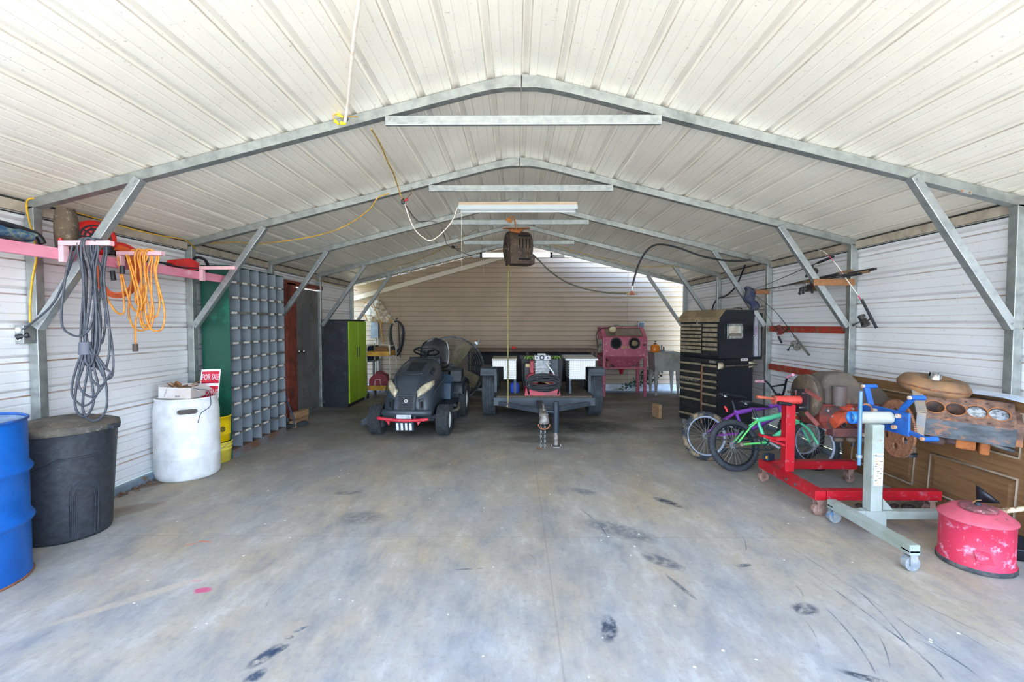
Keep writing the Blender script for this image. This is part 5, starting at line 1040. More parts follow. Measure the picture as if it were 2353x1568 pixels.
t = thing('bicycle', 'mint green bicycle with black rims and axle pegs leaning before the purple one', 'bicycle', (2.10, 4.40, 0), (math.radians(-17), 0, math.radians(3)), group=None)
bicycle(t, .80, .245, MINT, MINT2, (RMB, RMW), (TYB, TYB), mat('seat decal', '#b9b8ae', '#4c4c48', 60), mat('green grip', '#2fc653', rough=.5), 1, .59, .74)
# ---- engine stands
REDS = mat('red stand paint', '#b80f20', '#a50e1c', 6, rough=.42, c3='#a8626a', sc3=16, lo3=.58, hi3=.72); GRS = mat('grey-green stand paint', '#a0a8a0', '#8f9686', 5, rough=.5, c3='#8a6c4c', sc3=12, lo3=.62, hi3=.74); BLS = mat('blue head paint', '#17529c', '#1f64b4', 6, rough=.45, c3='#134583', sc3=16)
CAST = mat('rusty caster', '#9a7a6a', '#6d4d40', 18, rough=.7, c3='#b9a79c', sc3=24)
def caster(t, x, y, m_=CAST, r=.042):
    w_ = MB().cyl((x, y-.018, r), (x, y+.018, r), r, n=22).build('caster', m_, t, True, .004)
    MB().box(x-.02, x+.02, y-.028, y-.022, r-.01, .115).box(x-.02, x+.02, y+.022, y+.028, r-.01, .115).box(x-.03, x+.03, y-.03, y+.03, .112, .12).build('caster_fork', m_, w_, True)
t = thing('engine_stand', 'bright red rolling engine stand holding the rusty orange-red engine', 'engine stand', (2.6, 3.75, 0))
b = MB().box(2.17, 2.25, 3.36, 4.16, .12, .19); b.build('main_beam', REDS, t, True, .004)
MB().box(2.252, 3.0, 4.085, 4.155, .121, .191).build('leg', REDS, t, True, .004); MB().box(2.252, 3.08, 3.355, 3.425, .121, .192).build('leg', REDS, t, True, .004)
MB().box(2.205, 2.28, 3.80, 3.875, .19, .74).build('upright_post', REDS, t, True, .004)
b = MB().cyl((2.12, 3.84, .775), (2.34, 3.84, .775), .034, n=24); hd_ = b.build('head_tube', mat('faded red tube', '#cc4038', '#d85a50', 12, rough=.5), t, True)
MB().torus((2.12, 3.84, .775), (1, 0, 0), .034, .006, 24, 6).build('tube_collar', RUST, hd_, True)
MB().cyl((1.98, 3.84, .80), (2.14, 3.84, .785), .012, n=12).build('turn_handle', mat('rusty red bar', '#b5563e', '#96452f', 20, rough=.6), t, True); MB().cyl((2.13, 3.79, .76), (2.24, 3.80, .745), .014, n=12).build('lock_pin', BLK, t, True)
b = MB(); b.prism([(3.74, .71), (3.74, .86), (3.77, .875), (3.93, .855), (3.93, .69), (3.89, .67)], 'x', 2.335, 2.346); b.build('mounting_plate', DARK, t, True)
for p_, q_ in (((2.34, 3.76, .87), (2.36, 3.60, .82)), ((2.35, 3.90, .85), (2.36, 3.92, .68)), ((2.35, 3.76, .69), (2.40, 3.68, .60))): 
    MB().bar(Vector(p_)-Vector((.012, 0, 0)), Vector(q_)-Vector((.012, 0, 0)), .012, .03).build('mounting_arm', mat('red-brown arm', '#8c4a44', '#5e3430', 12, rough=.6) if 'red-brown arm' not in bpy.data.materials else bpy.data.materials['red-brown arm'], t, True)
for y, z in ((3.76, .84), (3.80, .72), (3.95, .83), (3.88, .66)): MB().cyl((2.30, y, z), (2.345, y, z), .012, n=6).build('bolt', CHROME, t, True)
b = MB().bar((2.0, 3.80, .49), (2.12, 3.82, .46), .07, .02).bar((2.12, 3.82, .46), (2.21, 3.82, .46), .05, .03).bar((2.08, 3.82, .45), (2.22, 3.82, .40), .02, .02); b.build('tool_tray_arm', REDS, t, True, .003)
for x, y in ((2.20, 4.13), (2.21, 3.39), (2.95, 4.12), (3.02, 3.39)): caster(t, x, y)
for y in (3.60, 3.72): MB().cyl((2.165, y, .155), (2.17, y, .155), .014, n=12).build('bolt', CHROME, t, True)
# engine one (upside down, oil pan up)
IR = mat('grimy iron', '#5f5347', '#453c36', 9, .4, .65, .75, c3='#7c5a48', sc3=14, bump=.3); IRR = mat('orange-red engine paint', '#7a3229', '#463430', 9, .42, .56, .7, c3='#b8452a', sc3=7, lo3=.56, hi3=.62, bump=.4); PAN = mat('greasy oil pan', '#655b4f', '#554d45', 6, rough=.8, c3='#7d6350', sc3=10, bump=.3)
t = thing('engine', 'upside-down rusty engine with orange-red block mounted on the red stand', 'engine', (2.75, 3.92, .42))
b = MB(); b.lathe([(0, -.02), (.05, -.02), (.055, -.045), (.075, -.05), (.08, -.02), (.15, -.015), (.168, -.03), (.175, -.03), (.178, .0), (.175, .03), (0, .03)], (2.425, 3.90, .80), 48, (-1, 0, 0), close=False); fw = b.build('flywheel', mat('brown flywheel', '#6b5d4b', '#584c40', 12, .4, .6, .6, .3, c3='#8a7a5c', sc3=20), t, True)
b = MB()
for k in range(90): a = 2*PI*k/90; b.cb((2.425, 3.90+.179*math.cos(a), .80+.179*math.sin(a)), (.02, .005, .006), (a, 0, 0))
b.build('ring_gear', IR, fw, True)
b = MB(); secs = [[(x, y, z) for x, z in ((2.50, .745), (2.50, .90), (2.55, .985), (2.60, 1.0), (2.74, 1.0), (2.77, .97), (2.80, .93), (2.88, .905), (2.97, .885), (3.03, .84), (3.06, .79), (3.04, .745))] for y in (3.80, 3.84, 4.02, 4.06)]
for i in (0, 3): secs[i] = [(2.78+(p[0]-2.78)*.93, p[1]+(.0), .745+(p[2]-.745)*.8) for p in secs[i]]
b.loft(secs, smooth=False); b.build('oil_pan', PAN, t, True, .022, seg=4)
b = MB().box(2.46, 3.05, 3.78, 4.10, .60, .745); b.box(2.48, 3.06, 3.77, 4.11, .735, .75); b.prism([(3.72, .56), (3.82, .64), (4.06, .64), (4.14, .56)], 'x', 2.47, 3.05); b.build('block', IRR, t, True, .008)
b = MB().loft([[(2.52, 3.76, .52), (2.64, 3.76, .52), (2.64, 3.80, .50), (2.52, 3.80, .50)], [(2.55, 3.68, .60), (2.65, 3.70, .64), (2.65, 3.80, .66), (2.55, 3.80, .66)], [(2.6, 3.72, .69), (2.65, 3.72, .70), (2.65, 3.80, .70), (2.6, 3.8, .70)]], smooth=False); b.build('engine_mount', mat('bright orange patch', '#b8492c', '#8f3a26', 12, rough=.75, bump=.3), t, True, .008)
b = MB().cyl((2.60, 3.76, .745), (2.60, 3.76, .90), .048, .052, 24); b.build('oil_filter', mat('grey brown can', '#6d5a55', '#57504c', 8, rough=.6), t, True, .006)
b = MB().box(2.52, 3.06, 3.70, 3.78, .50, .57); b.build('cylinder_head', mat('purple brown head', '#513438', '#6a3f38', 9, rough=.75, bump=.3), t, True, .008)
for i in range(5):
    x = 2.58+.1*i; q = MB().ball((x, 3.73, .475), .036, 14, 8, (1.1, .9, .7)).build('rocker_arm', IR, t, True); MB().cyl((x+.02, 3.73, .42), (x+.02, 3.73, .47), .014, n=10).build('valve_spring', DARK, q, True)
for i, x in enumerate((2.60, 2.72, 2.86, 2.99)):
    b = MB().cyl((x, 3.695, .60), (x, 3.775, .60), .026, n=18); q = b.build('exhaust_port', IRR, t, True); MB().cyl((x, 3.690, .60), (x, 3.6945, .60), .017, n=16).build('port_opening', bpy.data.materials['port black'], q, True)
for x, z in ((2.52, .70), (2.66, .66), (2.72, .715), (2.8, .63), (2.9, .70), (3.02, .66), (2.56, .65)): MB().cyl((x, 3.765, z), (x, 3.78, z), .009, n=8).build('bolt', ALU, t, True)
MB().tube([(2.70, 3.76, .70), (2.76, 3.74, .66), (2.84, 3.66, .56), (2.86, 3.64, .50), (2.88, 3.64, .47), (2.86, 3.64, .455), (2.84, 3.64, .47)], .006, 8, sp=4).build('dipstick_tube', mat('tan rod', '#8b6a4c', '#a78863', 20, rough=.6), t, True)
# grey stand
t = thing('engine_stand', 'grey-green rolling engine stand with blue mounting head', 'engine stand', (2.5, 3.0, 0))
MB().box(2.215, 2.275, 2.60, 3.30, .095, .155).build('main_beam', GRS, t, True, .004); MB().box(2.276, 2.95, 3.09, 3.15, .095, .15).build('leg', GRS, t, True, .004)
MB().box(2.33, 2.47, 3.085, 3.155, .04, .152).build('post_socket', GRS, t, True, .004); MB().prism([(2.46, .152), (2.53, .152), (2.46, .23)], 'y', 3.11, 3.125).build('gusset', GRS, t, True)
po = MB().box(2.355, 2.432, 3.075, 3.155, .152, .735).build('upright_post', GRS, t, True, .006)
b = MB().box(2.365, 2.425, 3.072, 3.0745, .33, .545); st_ = b.build('warning_label', mat('pale label', '#c9cfcf', '#bcc4c6', 20), po, True)
b = text_mb('Milestone', .017, frame_m((2.395, 3.0713, .53), (1, 0, 0), (0, 0, 1)), .0003); b.build('lettering', BLK, st_, True) if False else b.build('lettering', BLK, po, True)
b = MB(); random.seed(2)
for r_ in range(11):
    z = .505-.016*r_
    for k in range(random.randint(2, 5)): x = 2.37+random.random()*.04; b.box(x, x+random.uniform(.004, .014), 3.0712, 3.0719, z, z+.004)
b.build('small_print', mat('label print', '#4a4638', '#c49a2a', 40, .5, .56), po, True)
b = MB().cyl((2.27, 3.12, .775), (2.50, 3.12, .775), .040, n=28); b.build('head_tube', mat('pale tube', '#b3b5ad', '#a2a398', 9, rough=.4), t, True)
b = MB().lathe([(.041, 0), (.041, .05), (.03, .05), (.03, 0)], (2.235, 3.12, .775), 28, (1, 0, 0), close=True); b.build('collar', mat('bright blue collar', '#2f80d6', '#2470c4', 9, rough=.4), t, True)
b = MB().cyl((2.26, 3.065, .47), (2.26, 3.065, .96), .012, n=14); q = b.build('turn_handle', mat('blue steel bar', '#4d7fae', '#6b8296', 9, rough=.4, metal=.3), t, True); MB().cyl((2.26, 3.065, .52), (2.26, 3.065, .54), .018, n=14).build('stop_ring', ALU, q, True)
MB().tube([(2.38, 3.12, .81), (2.37, 3.12, .85), (2.34, 3.12, .865), (2.31, 3.12, .86)], .007, 8, sp=3).build('lock_pin', RUST, t, True)
b = MB().box(2.505, 2.52, 2.98, 3.38, .68, .83); pl_ = b.build('head_plate', BLS, t, True, .003)
for y, z in ((3.05, .80), (3.25, .80), (3.08, .72)): MB().cyl((2.485, y, z), (2.505, y, z), .014, n=12).build('plate_bolt', mat('rusty bolt', '#b78a66', '#d8d2c8', 20, rough=.5) if (y, z) == (3.05, .80) else bpy.data.materials['rusty bolt'], pl_, True); 
for (y0_, z0_, y1_, z1_) in ((3.33, .82, 3.38, .95), (3.08, .82, 2.98, .93), (3.03, .71, 2.88, .69), (3.30, .69, 3.36, .60)):
    a_ = MB().bar((2.53, y0_, z0_), (2.53, y1_, z1_), .016, .04, (1, 0, 0)).build('mounting_arm', BLS, t, True, .003); MB().cyl((2.515, y1_, z1_), (2.60, y1_, z1_), .016, n=12).build('arm_sleeve', BLS, a_, True); MB().cyl((2.50, y1_, z1_), (2.516, y1_, z1_), .012, n=8).build('arm_bolt', bpy.data.materials['rusty bolt'], a_, True)
for x, y in ((2.245, 2.63), (2.245, 3.27), (2.90, 3.12)): caster(t, x, y, mat('blue-grey caster', '#7f8587', '#9a9c96', 20, rough=.6, c3='#3d78a8', sc3=10) if y < 2.7 else bpy.data.materials['blue-grey caster'], .042)
# engine two
RB2 = mat('rusty block', '#876653', '#5f4a40', 16, .4, .6, .85, c3='#ad6d3c', sc3=9, lo3=.55, hi3=.68, bump=.3); SB2 = mat('slate block side', '#565d61', '#3a4043', 9, .4, .6, .6, c3='#8e6148', sc3=11, lo3=.53, hi3=.64, st=(1, 1, 2), bump=.2)
ang2 = math.radians(-36)
t = thing('engine', 'bare rusty V8 engine block with open cylinder bores on the grey stand', 'engine', (2.825, 3.30, .77), (0, math.radians(3), ang2))
prof2 = [(-.11, -.125), (-.125, -.005), (.02, .14), (.08, .14), (.18, .02), (.17, -.125)]
b = MB().prism(prof2, 'x', .03, .475); blk = b.build('block', [RB2, SB2, mat('dark bore', '#35241b', '#5a3a24', 14, rough=.7)], t)
dk0, dk1 = Vector((0, -.125, -.005)), Vector((0, .02, .14)); ddir = (dk1-dk0).normalized(); dn_ = Vector((0, -ddir.z, ddir.y)); dm = (dk0+dk1)/2
cut = MB()
for i in range(4): c_ = Vector((.088+.104*i, 0, 0))+dm; cut.cyl(c_+dn_*.03, c_-dn_*(.11), .049, n=32)
for i in range(5):
    for s_ in (-1, 1): c_ = Vector((.036+.104*i, 0, 0))+dm+ddir*s_*.078; cut.cyl(c_+dn_*.02, c_-dn_*.03, .009, n=10)
holes(blk, cut)
for p_ in blk.data.polygons:
    p_.material_index = 1 if p_.normal.y < -.9 else 0; c_ = Vector(p_.center)-dm
    if abs(Vector(p_.normal).dot(dn_)) < .5 and abs(c_.dot(ddir)) < .055 and c_.dot(dn_) < -.001 and .04 < c_.x < .46 and abs(p_.normal.y) < 2 and c_.dot(dn_) > -.12: p_.material_index = 2
    if abs(Vector(p_.normal).dot(dn_)) > .9 and -.12 < c_.dot(dn_) < -.08: p_.material_index = 2
for i in range(4):
    c_ = Vector((.088+.104*i, 0, 0))+dm
    if i >= 2: MB().cyl(c_-dn_*.012, c_-dn_*.05, .047, n=32).build('piston', mat('bright piston', '#c9cfd4', '#7f8890', 40, .45, .6, .3, .5) if i == 2 else bpy.data.materials['bright piston'], t)
    q = MB().torus(c_+dn_*.0015, dn_, .052, .003, 32, 6).build('bore_lip', mat('orange rust ring', '#b0703f', '#8c5636', 20, rough=.8) if i == 0 else bpy.data.materials['orange rust ring'], t)
b = MB().prism([(-.14, -.13), (-.15, .03), (.05, .17), (.13, .17), (.22, .04), (.20, -.13)], 'x', 0, .028); b.build('bell_flange', mat('grey flange', '#6a6d6e', '#8b8378', 12, rough=.6, c3='#9a6b4c', sc3=12), t, bev=.004)
b = MB().bar((.015, -.13, -.14), (.015, -.15, .03), .05, .02).bar((.015, -.15, .03), (-.01, .04, .18), .06, .016); b.build('adapter_bracket', mat('steel bracket', '#84888a', '#a08d78', 16, rough=.5, metal=.3), t, bev=.003)
b = MB().prism([(-.10, -.12), (-.08, .02), (.05, .10), (.15, .03), (.14, -.12)], 'x', .475, .51); b.ball((.50, -.03, -.06), .05, 14, 8, (.4, 1, 1)); b.build('timing_cover', RB2, t, bev=.012)
b = MB(); b.ball((.10, -.02, -.16), .055, 14, 8, (1.2, 1, .7), .12); b.ball((.19, -.03, -.15), .035, 12, 8, (1, 1, .8), .1); b.build('starter_lump', mat('dark grime', '#4a3733', '#5f463c', 20, rough=.9, bump=.5), t)
b = MB(); b.cb((.26, -.0, -.16), (.10, .12, .07)); b.cb((.35, .0, -.165), (.05, .14, .09)); b.build('main_cap', mat('orange rust', '#a5622f', '#8b4f2a', 16, rough=.9, bump=.4), t, bev=.012)
b = MB().torus((.42, .02, -.15), (.25, .1, 1), .072, .013, 36, 10); b.build('balancer_ring', mat('grey ring steel', '#7c7a72', '#4f5a66', 14, rough=.5, metal=.4), t)
b = MB(); b.ball((.34, .17, .10), .05, 16, 8, (2.2, .6, .8), .05); b.build('intake_casting', mat('black brown casting', '#3a322c', '#6b5a46', 12, rough=.8), t)
# flywheel and torque converter on it (placed on the stand side of the flange)
c9_ = Vector((2.745, 3.37, .645)); a9_ = Vector((-.985, .17, 0)); b = MB().cyl(c9_-a9_*.006, c9_+a9_*.006, .207, n=72, smooth=False); fl = b.build('flex_plate', mat('rust plate', '#a37150', '#8d5f45', 30, .4, .6, .85, c3='#b88460', sc3=60, lo3=.5, hi3=.6, bump=.2), t, True)
c0_ = Vector((2.745, 3.37, .645)); a1_ = Vector((.17, .985, 0)); cut = MB()
for k in range(6): a = .5+2*PI*k/6; c_ = c0_+a1_*.125*math.cos(a)+Vector((0, 0, .125))*math.sin(a); cut.cyl(c_-Vector((.05, 0, 0)), c_+Vector((.05, 0, 0)), .027, n=20)
cut.cyl(c0_-Vector((.05, 0, 0)), c0_+Vector((.05, 0, 0)), .03, n=20)
I_ = RM[t.name].inverted(); cut.v = [I_@p for p in cut.v]; holes(fl, cut)
b = MB()
for k in range(100): a = 2*PI*k/100; c_ = c0_+(a1_*math.cos(a)+Vector((0, 0, 1))*math.sin(a))*.208; b.cb(c_, (.02, .006, .007), (a, 0, 0))
b.build('ring_gear', RUST, fl, True)
b = MB().cyl((2.87, 3.42, .46), (2.87, 3.42, .55), .035, .045, 20); q = b.build('starter_nose', mat('grey starter', '#6d6a70', '#4c4a50', 14, rough=.5), t, True); MB().cyl((2.87, 3.42, .435), (2.87, 3.42, .455), .06, n=28).build('starter_flange', DARK, q, True)
TQ = mat('rust-brown converter', '#8a6848', '#65503c', 7, .4, .62, .75, c3='#a8743f', sc3=6, lo3=.55, hi3=.7, bump=.2)
t = thing('torque_converter', 'rusty doughnut-shaped torque converter lying on top of the bare engine block', 'torque converter', (3.0, 3.37, .965), (math.radians(9), math.radians(4), 0))
MB().lathe([(.05, .0), (.055, .02), (.09, .045), (.13, .055), (.175, .045), (.20, .012), (.205, -.02), (.195, -.045), (.15, -.06), (.05, -.06), (0, -.06)], n=56).build('shell', TQ, t); MB().torus((0, 0, -.005), (0, 0, 1), .203, .006, 56, 6).build('weld_seam', RUST, t)
b = MB(); b.lathe([(.036, -.03), (.036, .085), (.028, .085), (.028, -.03)], n=24, close=True, a0=.3, a1=2.6); b.lathe([(.036, -.03), (.036, .085), (.028, .085), (.028, -.03)], n=24, close=True, a0=3.5, a1=5.8); b.lathe([(.036, -.03), (.036, .06), (.028, .06), (.028, -.03)], n=32, close=True); b.build('hub', CHROME, t)
# ---- six-panel oak door lying on its side against the wall
OAK = mat('oak veneer', '#8a6743', '#735233', 3, .35, .7, .55, st=(1, .6, 14), c3='#57402b', sc3=8, lo3=.58, hi3=.7); OAK2 = mat('oak panel moulding', '#9c8972', '#84705a', 9, rough=.6)
t = thing('oak_door', 'brown oak panel door lying on its side against the right wall', 'door', (3.215, 3.50, 0), (0, .055, 0))
MB().box(0, .035, -1.15, 1.10, 0, .90).build('slab', OAK, t, bev=.004)
for (ya, yb) in ((-1.08, -.62), (-.50, .13), (.27, .96)):
    for (za, zb) in ((.10, .395), (.535, .82)):
        b = MB(); fr_ = [(-.005, ya, za), (-.005, yb, za), (-.005, yb, zb), (-.005, ya, zb)]; b.tube(fr_, .010, 6, closed=True); q = b.build('panel_moulding', OAK2, t)
        i_ = .045; b = MB().loft([[(0, ya+.012, za+.012), (0, yb-.012, za+.012), (0, yb-.012, zb-.012), (0, ya+.012, zb-.012)], [(-.010, ya+i_, za+i_), (-.010, yb-i_, za+i_), (-.010, yb-i_, zb-i_), (-.010, ya+i_, zb-i_)]], smooth=False); b.build('raised_panel', OAK, t)
b = MB(); secs = []
for k in range(12):
    y = 2.4+1.15*k/11; secs.append([(3.14+.02*math.sin(k), y, .912+.006*math.sin(k*1.3)+.012*math.exp(-((k-8)/3)**2)), (3.27, y, .918+.012*math.exp(-((k-8)/3)**2)), (3.27, y, .924+.012*math.exp(-((k-8)/3)**2)), (3.14+.02*math.sin(k), y, .918+.006*math.sin(k*1.3)+.012*math.exp(-((k-8)/3)**2))])
b.loft(secs, smooth=False); solo(b, 'foam_sheet', mat('pale plastic sheet', '#b9cbe0', '#d5dde6', 5, rough=.4), 'pale bluish plastic sheet draped along the top edge of the oak door', 'sheet')
# ---- small parts under the engines
random.seed(21); b = MB()
for i in range(9): c_ = Vector((2.62+i*.045+random.uniform(-.01, .01), 3.52+random.uniform(-.03, .03), .018)); b.ball(c_, .024, 10, 6, (1.2, .8, .7), .2)
solo(b, 'chain_pile', mat('rusty black chain', '#3a302c', '#5a4238', 30, rough=.9), 'small heap of rusty chain on the floor behind the grey stand', 'chain')
t = thing('shop_light', 'black and yellow cordless work light on the beam end of the red stand', 'work light', (2.24, 4.12, .191)); MB().cb((0, 0, .03), (.09, .06, .06), (0, .0, .4)).build('body', mat('navy plastic body', '#232b3a'), t, bev=.01); MB().cb((-.03, -.035, .035), (.03, .01, .025), (0, 0, .4)).build('yellow_switch', YEL, t)
# ---- red oil can, lower right
RC = mat('faded red can paint', '#cc3350', '#c22c47', 5, .35, .65, .5, c3='#dba0b2', sc3=22, lo3=.54, hi3=.68); RT = mat('dirty pink can top', '#c8596a', '#b54a58', 6, rough=.7, c3='#5d4038', sc3=26, lo3=.6, hi3=.68)
t = thing('oil_can', 'large oval faded red oil drain can at the lower right of the floor', 'oil can', (2.70, 2.72, 0), (0, 0, .9)); RM[t.name] = RM[t.name]
MB().lathe([(0, .004), (.182, .0), (.188, .005), (.188, .03), (.18, .034), (.18, .265), (.186, .27)], n=56, sy_=.92).build('body', RC, t); MB().lathe([(.183, .0), (.19, .002), (.19, .028), (.183, .03)], n=56, sy_=.92, close=True).build('base_band', mat('black rusty band', '#35393c', '#5f5a54', 18, .45, .6, .8), t)
MB().lathe([(.186, .268), (.191, .272), (.189, .278), (.175, .288), (.13, .32), (.10, .332), (.0, .335)], n=56, sy_=.92).build('top', RT, t)
b = MB().lathe([(.078, .0), (.085, .004), (.085, .018), (.06, .022), (.02, .024), (0, .024)], (-.04, -.0, .327), 32); cp_ = b.build('filler_cap', mat('grimy cap', '#8f4c50', '#5a3c38', 20, rough=.8, c3='#b5787c', sc3=20), t); MB().ball((-.04, 0, .355), .016, 10, 6).build('cap_knob', DARK, cp_)
b = MB().loft([[(-.195, -.04, .12), (-.195, .03, .12), (-.195, .03, .135), (-.195, -.04, .135)], [(-.235, -.05, .085), (-.235, .02, .085), (-.235, .02, .10), (-.235, -.05, .10)]], smooth=False); b.build('tipping_lug', RC, t, bev=.003)
b = MB().tube([(-.01, .02, .35), (.05, -.0, .352), (.12, -.03, .34)], .004, 6, sp=3); b.build('wire', mat('tan wire', '#a5764a'), t)
t = thing('brush', 'paint-spattered wooden handle lying on top of the red can', 'brush', (2.93, 2.68, .335)); q = MB().tube([(-.09, .02, -.02), (.02, .0, .0), (.16, -.04, .03)], .02, 10, sp=3, flat=.7).build('handle', mat('spattered wood', '#cdbf9c', '#8a6a48', 26, .5, .58, .8), t)
MB().cb((-.11, .025, -.022), (.05, .035, .02), (0, .1, -.1)).build('ferrule', mat('worn ferrule', '#a88f70', '#7a6a58', 20), t, bev=.004)
t = thing('funnel', 'crumpled black plastic funnel on top of the red can', 'funnel', (2.83, 2.86, .30), (.5, .5, .3)); MB().lathe([(.012, -.0), (.014, .02), (.05, .06), (.07, .085), (.066, .085), (.046, .06), (.01, .02)], n=20, close=True).build('cone', bpy.data.materials['black hose'] if False else BLK, t)
t = thing('drain_pan', 'black plastic drain pan on the floor behind the red can at the right edge', 'drain pan', (3.02, 2.82, 0)); MB().lathe([(0, .005), (.10, .0), (.13, .07), (.145, .075), (.145, .082), (.125, .08), (.095, .012), (0, .012)], n=36).build('pan', mat('drain pan black', '#1c2229', '#2b323a', 12, rough=.45), t)
# ---- right wall: boards, brackets, rods
BRD = mat('brown red board', '#8f2f22', '#a8351f', 8, rough=.8, c3='#7a6248', sc3=14, lo3=.52, hi3=.62)
solo(MB().box(3.34, 3.372, 4.80, 6.24, 1.30, 1.375), 'red_board', BRD, 'upper flaking red board fixed along the right wall below the fishing rods', 'board', bev=.003)
b = MB().bar((3.356, 4.90, .84), (3.356, 6.30, .84), .03, .075); solo(b, 'red_board', BRD, 'lower red board on the right wall behind the engines', 'board', bev=.003)
WBK = mat('stained bracket wood', '#9a6234', '#7d5c40', 5, .4, .6, .7, st=(8, 1, 8))
bk = solo(MB().box(2.90, 3.298, 4.585, 4.60, 1.775, 1.84), 'rod_bracket', WBK, 'nearer brown wooden bracket holding the fishing rods', 'bracket', bev=.003)
bk = solo(MB().box(3.04, 3.298, 6.12, 6.14, 1.79, 1.845), 'rod_bracket', WBK, 'farther brown wooden bracket under the fishing rod tips', 'bracket', bev=.003)
CORK = mat('cork grip', '#8d7250', '#7a6246', 30, rough=.85); FOAM = mat('black foam grip', '#232528', '#2f3032', 30, rough=.8); ROD = mat('dark rod blank', '#2f2b28', '#3f3a34', 20, rough=.35)
def fishing_rod(label, pts, grip, gm, rm, reel=None, reelm=None, r0=.006, grp=None, flip=-1):
    P = [Vector(p) for p in pts]; t = thing('fishing_rod', label, 'fishing rod', P[0], group=grp); Q = cr(P, 8)
    L = sum((Q[i+1]-Q[i]).length for i in range(len(Q)-1)); n = len(Q)
    MB().tube(Q, [r0*(1-.85*i/n) for i in range(n)], 8, cap=True).build('blank', rm, t, True)
    d = (Q[1]-Q[0]).normalized(); MB().tube([Q[0], Q[0]+d*grip*.15, Q[0]+d*grip*.45, Q[0]+d*grip*.55, Q[0]+d*grip], .0125, 10).build('grip', gm, t, True)
    b = MB(); acc = grip; i = 0; pos = [.25, .42, .57, .72, .86, .97]
    for f_ in pos:
        k = min(n-2, int(f_*n)); tdir = (Q[k+1]-Q[k]).normalized(); dn2 = Vector((0, 0, flip)); dn2 = (dn2-tdir*dn2.dot(tdir)).normalized(); rr = .016*(1-f_)+.004
        MB().torus(Q[k]+dn2*(rr+.008), tdir, rr, .0016, 14, 5).cyl(Q[k], Q[k]+dn2*.01, .0015, n=5).build('line_guide', CHROME, t, True)
    if reel:
        c_ = Q[0]+d*reel; dn2 = Vector((0, 0, flip)); dn2 = (dn2-d*dn2.dot(d)).normalized(); sd = d.cross(dn2)
        b = MB(); b.cyl(c_, c_+dn2*.07, .008, n=8); b.cyl(c_+dn2*.075-d*.035, c_+dn2*.075+d*.025, .036, .030, n=18); b.cyl(c_+dn2*.075+d*.028, c_+dn2*.075+d*.07, .028, .032, n=18)
        rl = b.build('reel', reelm, t, True); MB().tube([c_+dn2*.065, c_+dn2*.065+sd*.07, c_+dn2*.12+sd*.075], .005, 6).ball(c_+dn2*.125+sd*.075, .014, 8, 6).build('reel_handle', BLK, rl, True)
        MB().tube([c_+dn2*.04+d*.03, c_+dn2*.065+d*.06+sd*.02, c_+dn2*.09+d*.03], .002, 5, sp=4).build('bail', CHROME, rl, True)
G_ = 'fishing rods laid across the two wooden brackets'
RLS = mat('silver reel', '#a9a79c', '#6d6a62', 30, rough=.35, metal=.5); RLG = mat('olive gold reel', '#8a7a4c', '#5a5038', 30, rough=.4, metal=.3); RLB = mat('black reel', '#22211f', '#3a3632', 20, rough=.4); RLR = mat('dark red reel', '#7a2a26', '#4a2a28', 20, rough=.4)
for (gp, gy, mid, tp, ty, gr_, gmt, rl_, rmt, lb) in (
    ((2012, 618), 4.15, None, (1702, 674), 6.8, .34, FOAM, .80, RLB, 'topmost black-handled fishing rod on the wooden brackets'),
    ((1997, 624), 4.22, None, (1706, 676), 6.75, .30, CORK, .72, RLG, 'cork-handled fishing rod just under the topmost one on the brackets'),
    ((1979, 634), 4.30, None, (1712, 676), 6.7, .26, FOAM, .86, RLS, 'lowest fishing rod on the brackets, short black butt'),
    ((1958, 622), 4.45, None, (1718, 672), 6.7, .24, CORK, .55, RLS, 'fishing rod with silver reel in the middle of the brackets'),
    ((1926, 630), 4.60, None, (1726, 672), 6.6, .2, FOAM, .42, RLR, 'fishing rod with dark red reel on the brackets'),
    ((1872, 648), 4.95, None, (1728, 674), 6.6, .2, CORK, .16, RLS, 'fishing rod with large silver reel left of the second knee brace'),
    ((1900, 655), 4.75, None, (1722, 676), 6.6, .2, FOAM, .30, RLB, 'fishing rod with hanging black reel under the bracket cluster'),
    ((1915, 590), 4.8, None, (1724, 668), 6.6, .26, FOAM, .35, RLB, 'steeply tilted fishing rod above the others on the brackets')):
    a_, c_ = aY(*gp, gy), aY(*tp, ty); a_.z = max(a_.z, 1.86); m1 = a_.lerp(c_, .3); m2 = a_.lerp(c_, .7); m2.z -= .01; m1.z = max(m1.z, 1.858); m2.z = max(m2.z, 1.856); c_.z = max(c_.z, 1.856); fishing_rod(lb, [a_, m1, m2, c_], gr_, gmt, ROD, rl_, rmt, .0075, G_)
fishing_rod('pink and white fishing rod hanging with its handle down beside the second right post', [aX(2014, 754, 3.25), aX(1984, 698, 3.22), aX(1944, 640, 3.19), aY(1925, 612, 4.58), aY(1895, 580, 4.7), aY(1868, 571, 4.9), aY(1850, 570, 5.0)], .30, FOAM, mat('pink white rod', '#c8304e', '#e8e2da', 3, .45, .5, .4, st=(1, 1, 3)), .10, RLB, .006, None, -1)
fishing_rod('long spinning rod hanging handle down in front of the upper red board', [aX(1859, 816, 3.22), aX(1822, 768, 3.22), aX(1780, 715, 3.22), aX(1732, 676, 3.22), aX(1712, 662, 3.22)], .34, mat('grey brown grip', '#54504a', '#6a655c', 20, rough=.8), ROD, .24, RLS, .006, None, -1)
fishing_rod('short thin rod with small red reel hanging behind the long spinning rod', [aX(1796, 788, 3.25), aX(1780, 756, 3.25), aX(1750, 700, 3.25), aX(1728, 668, 3.25)], .10, FOAM, ROD, .13, RLR, .004, None, 1)
b = MB(); secs = []
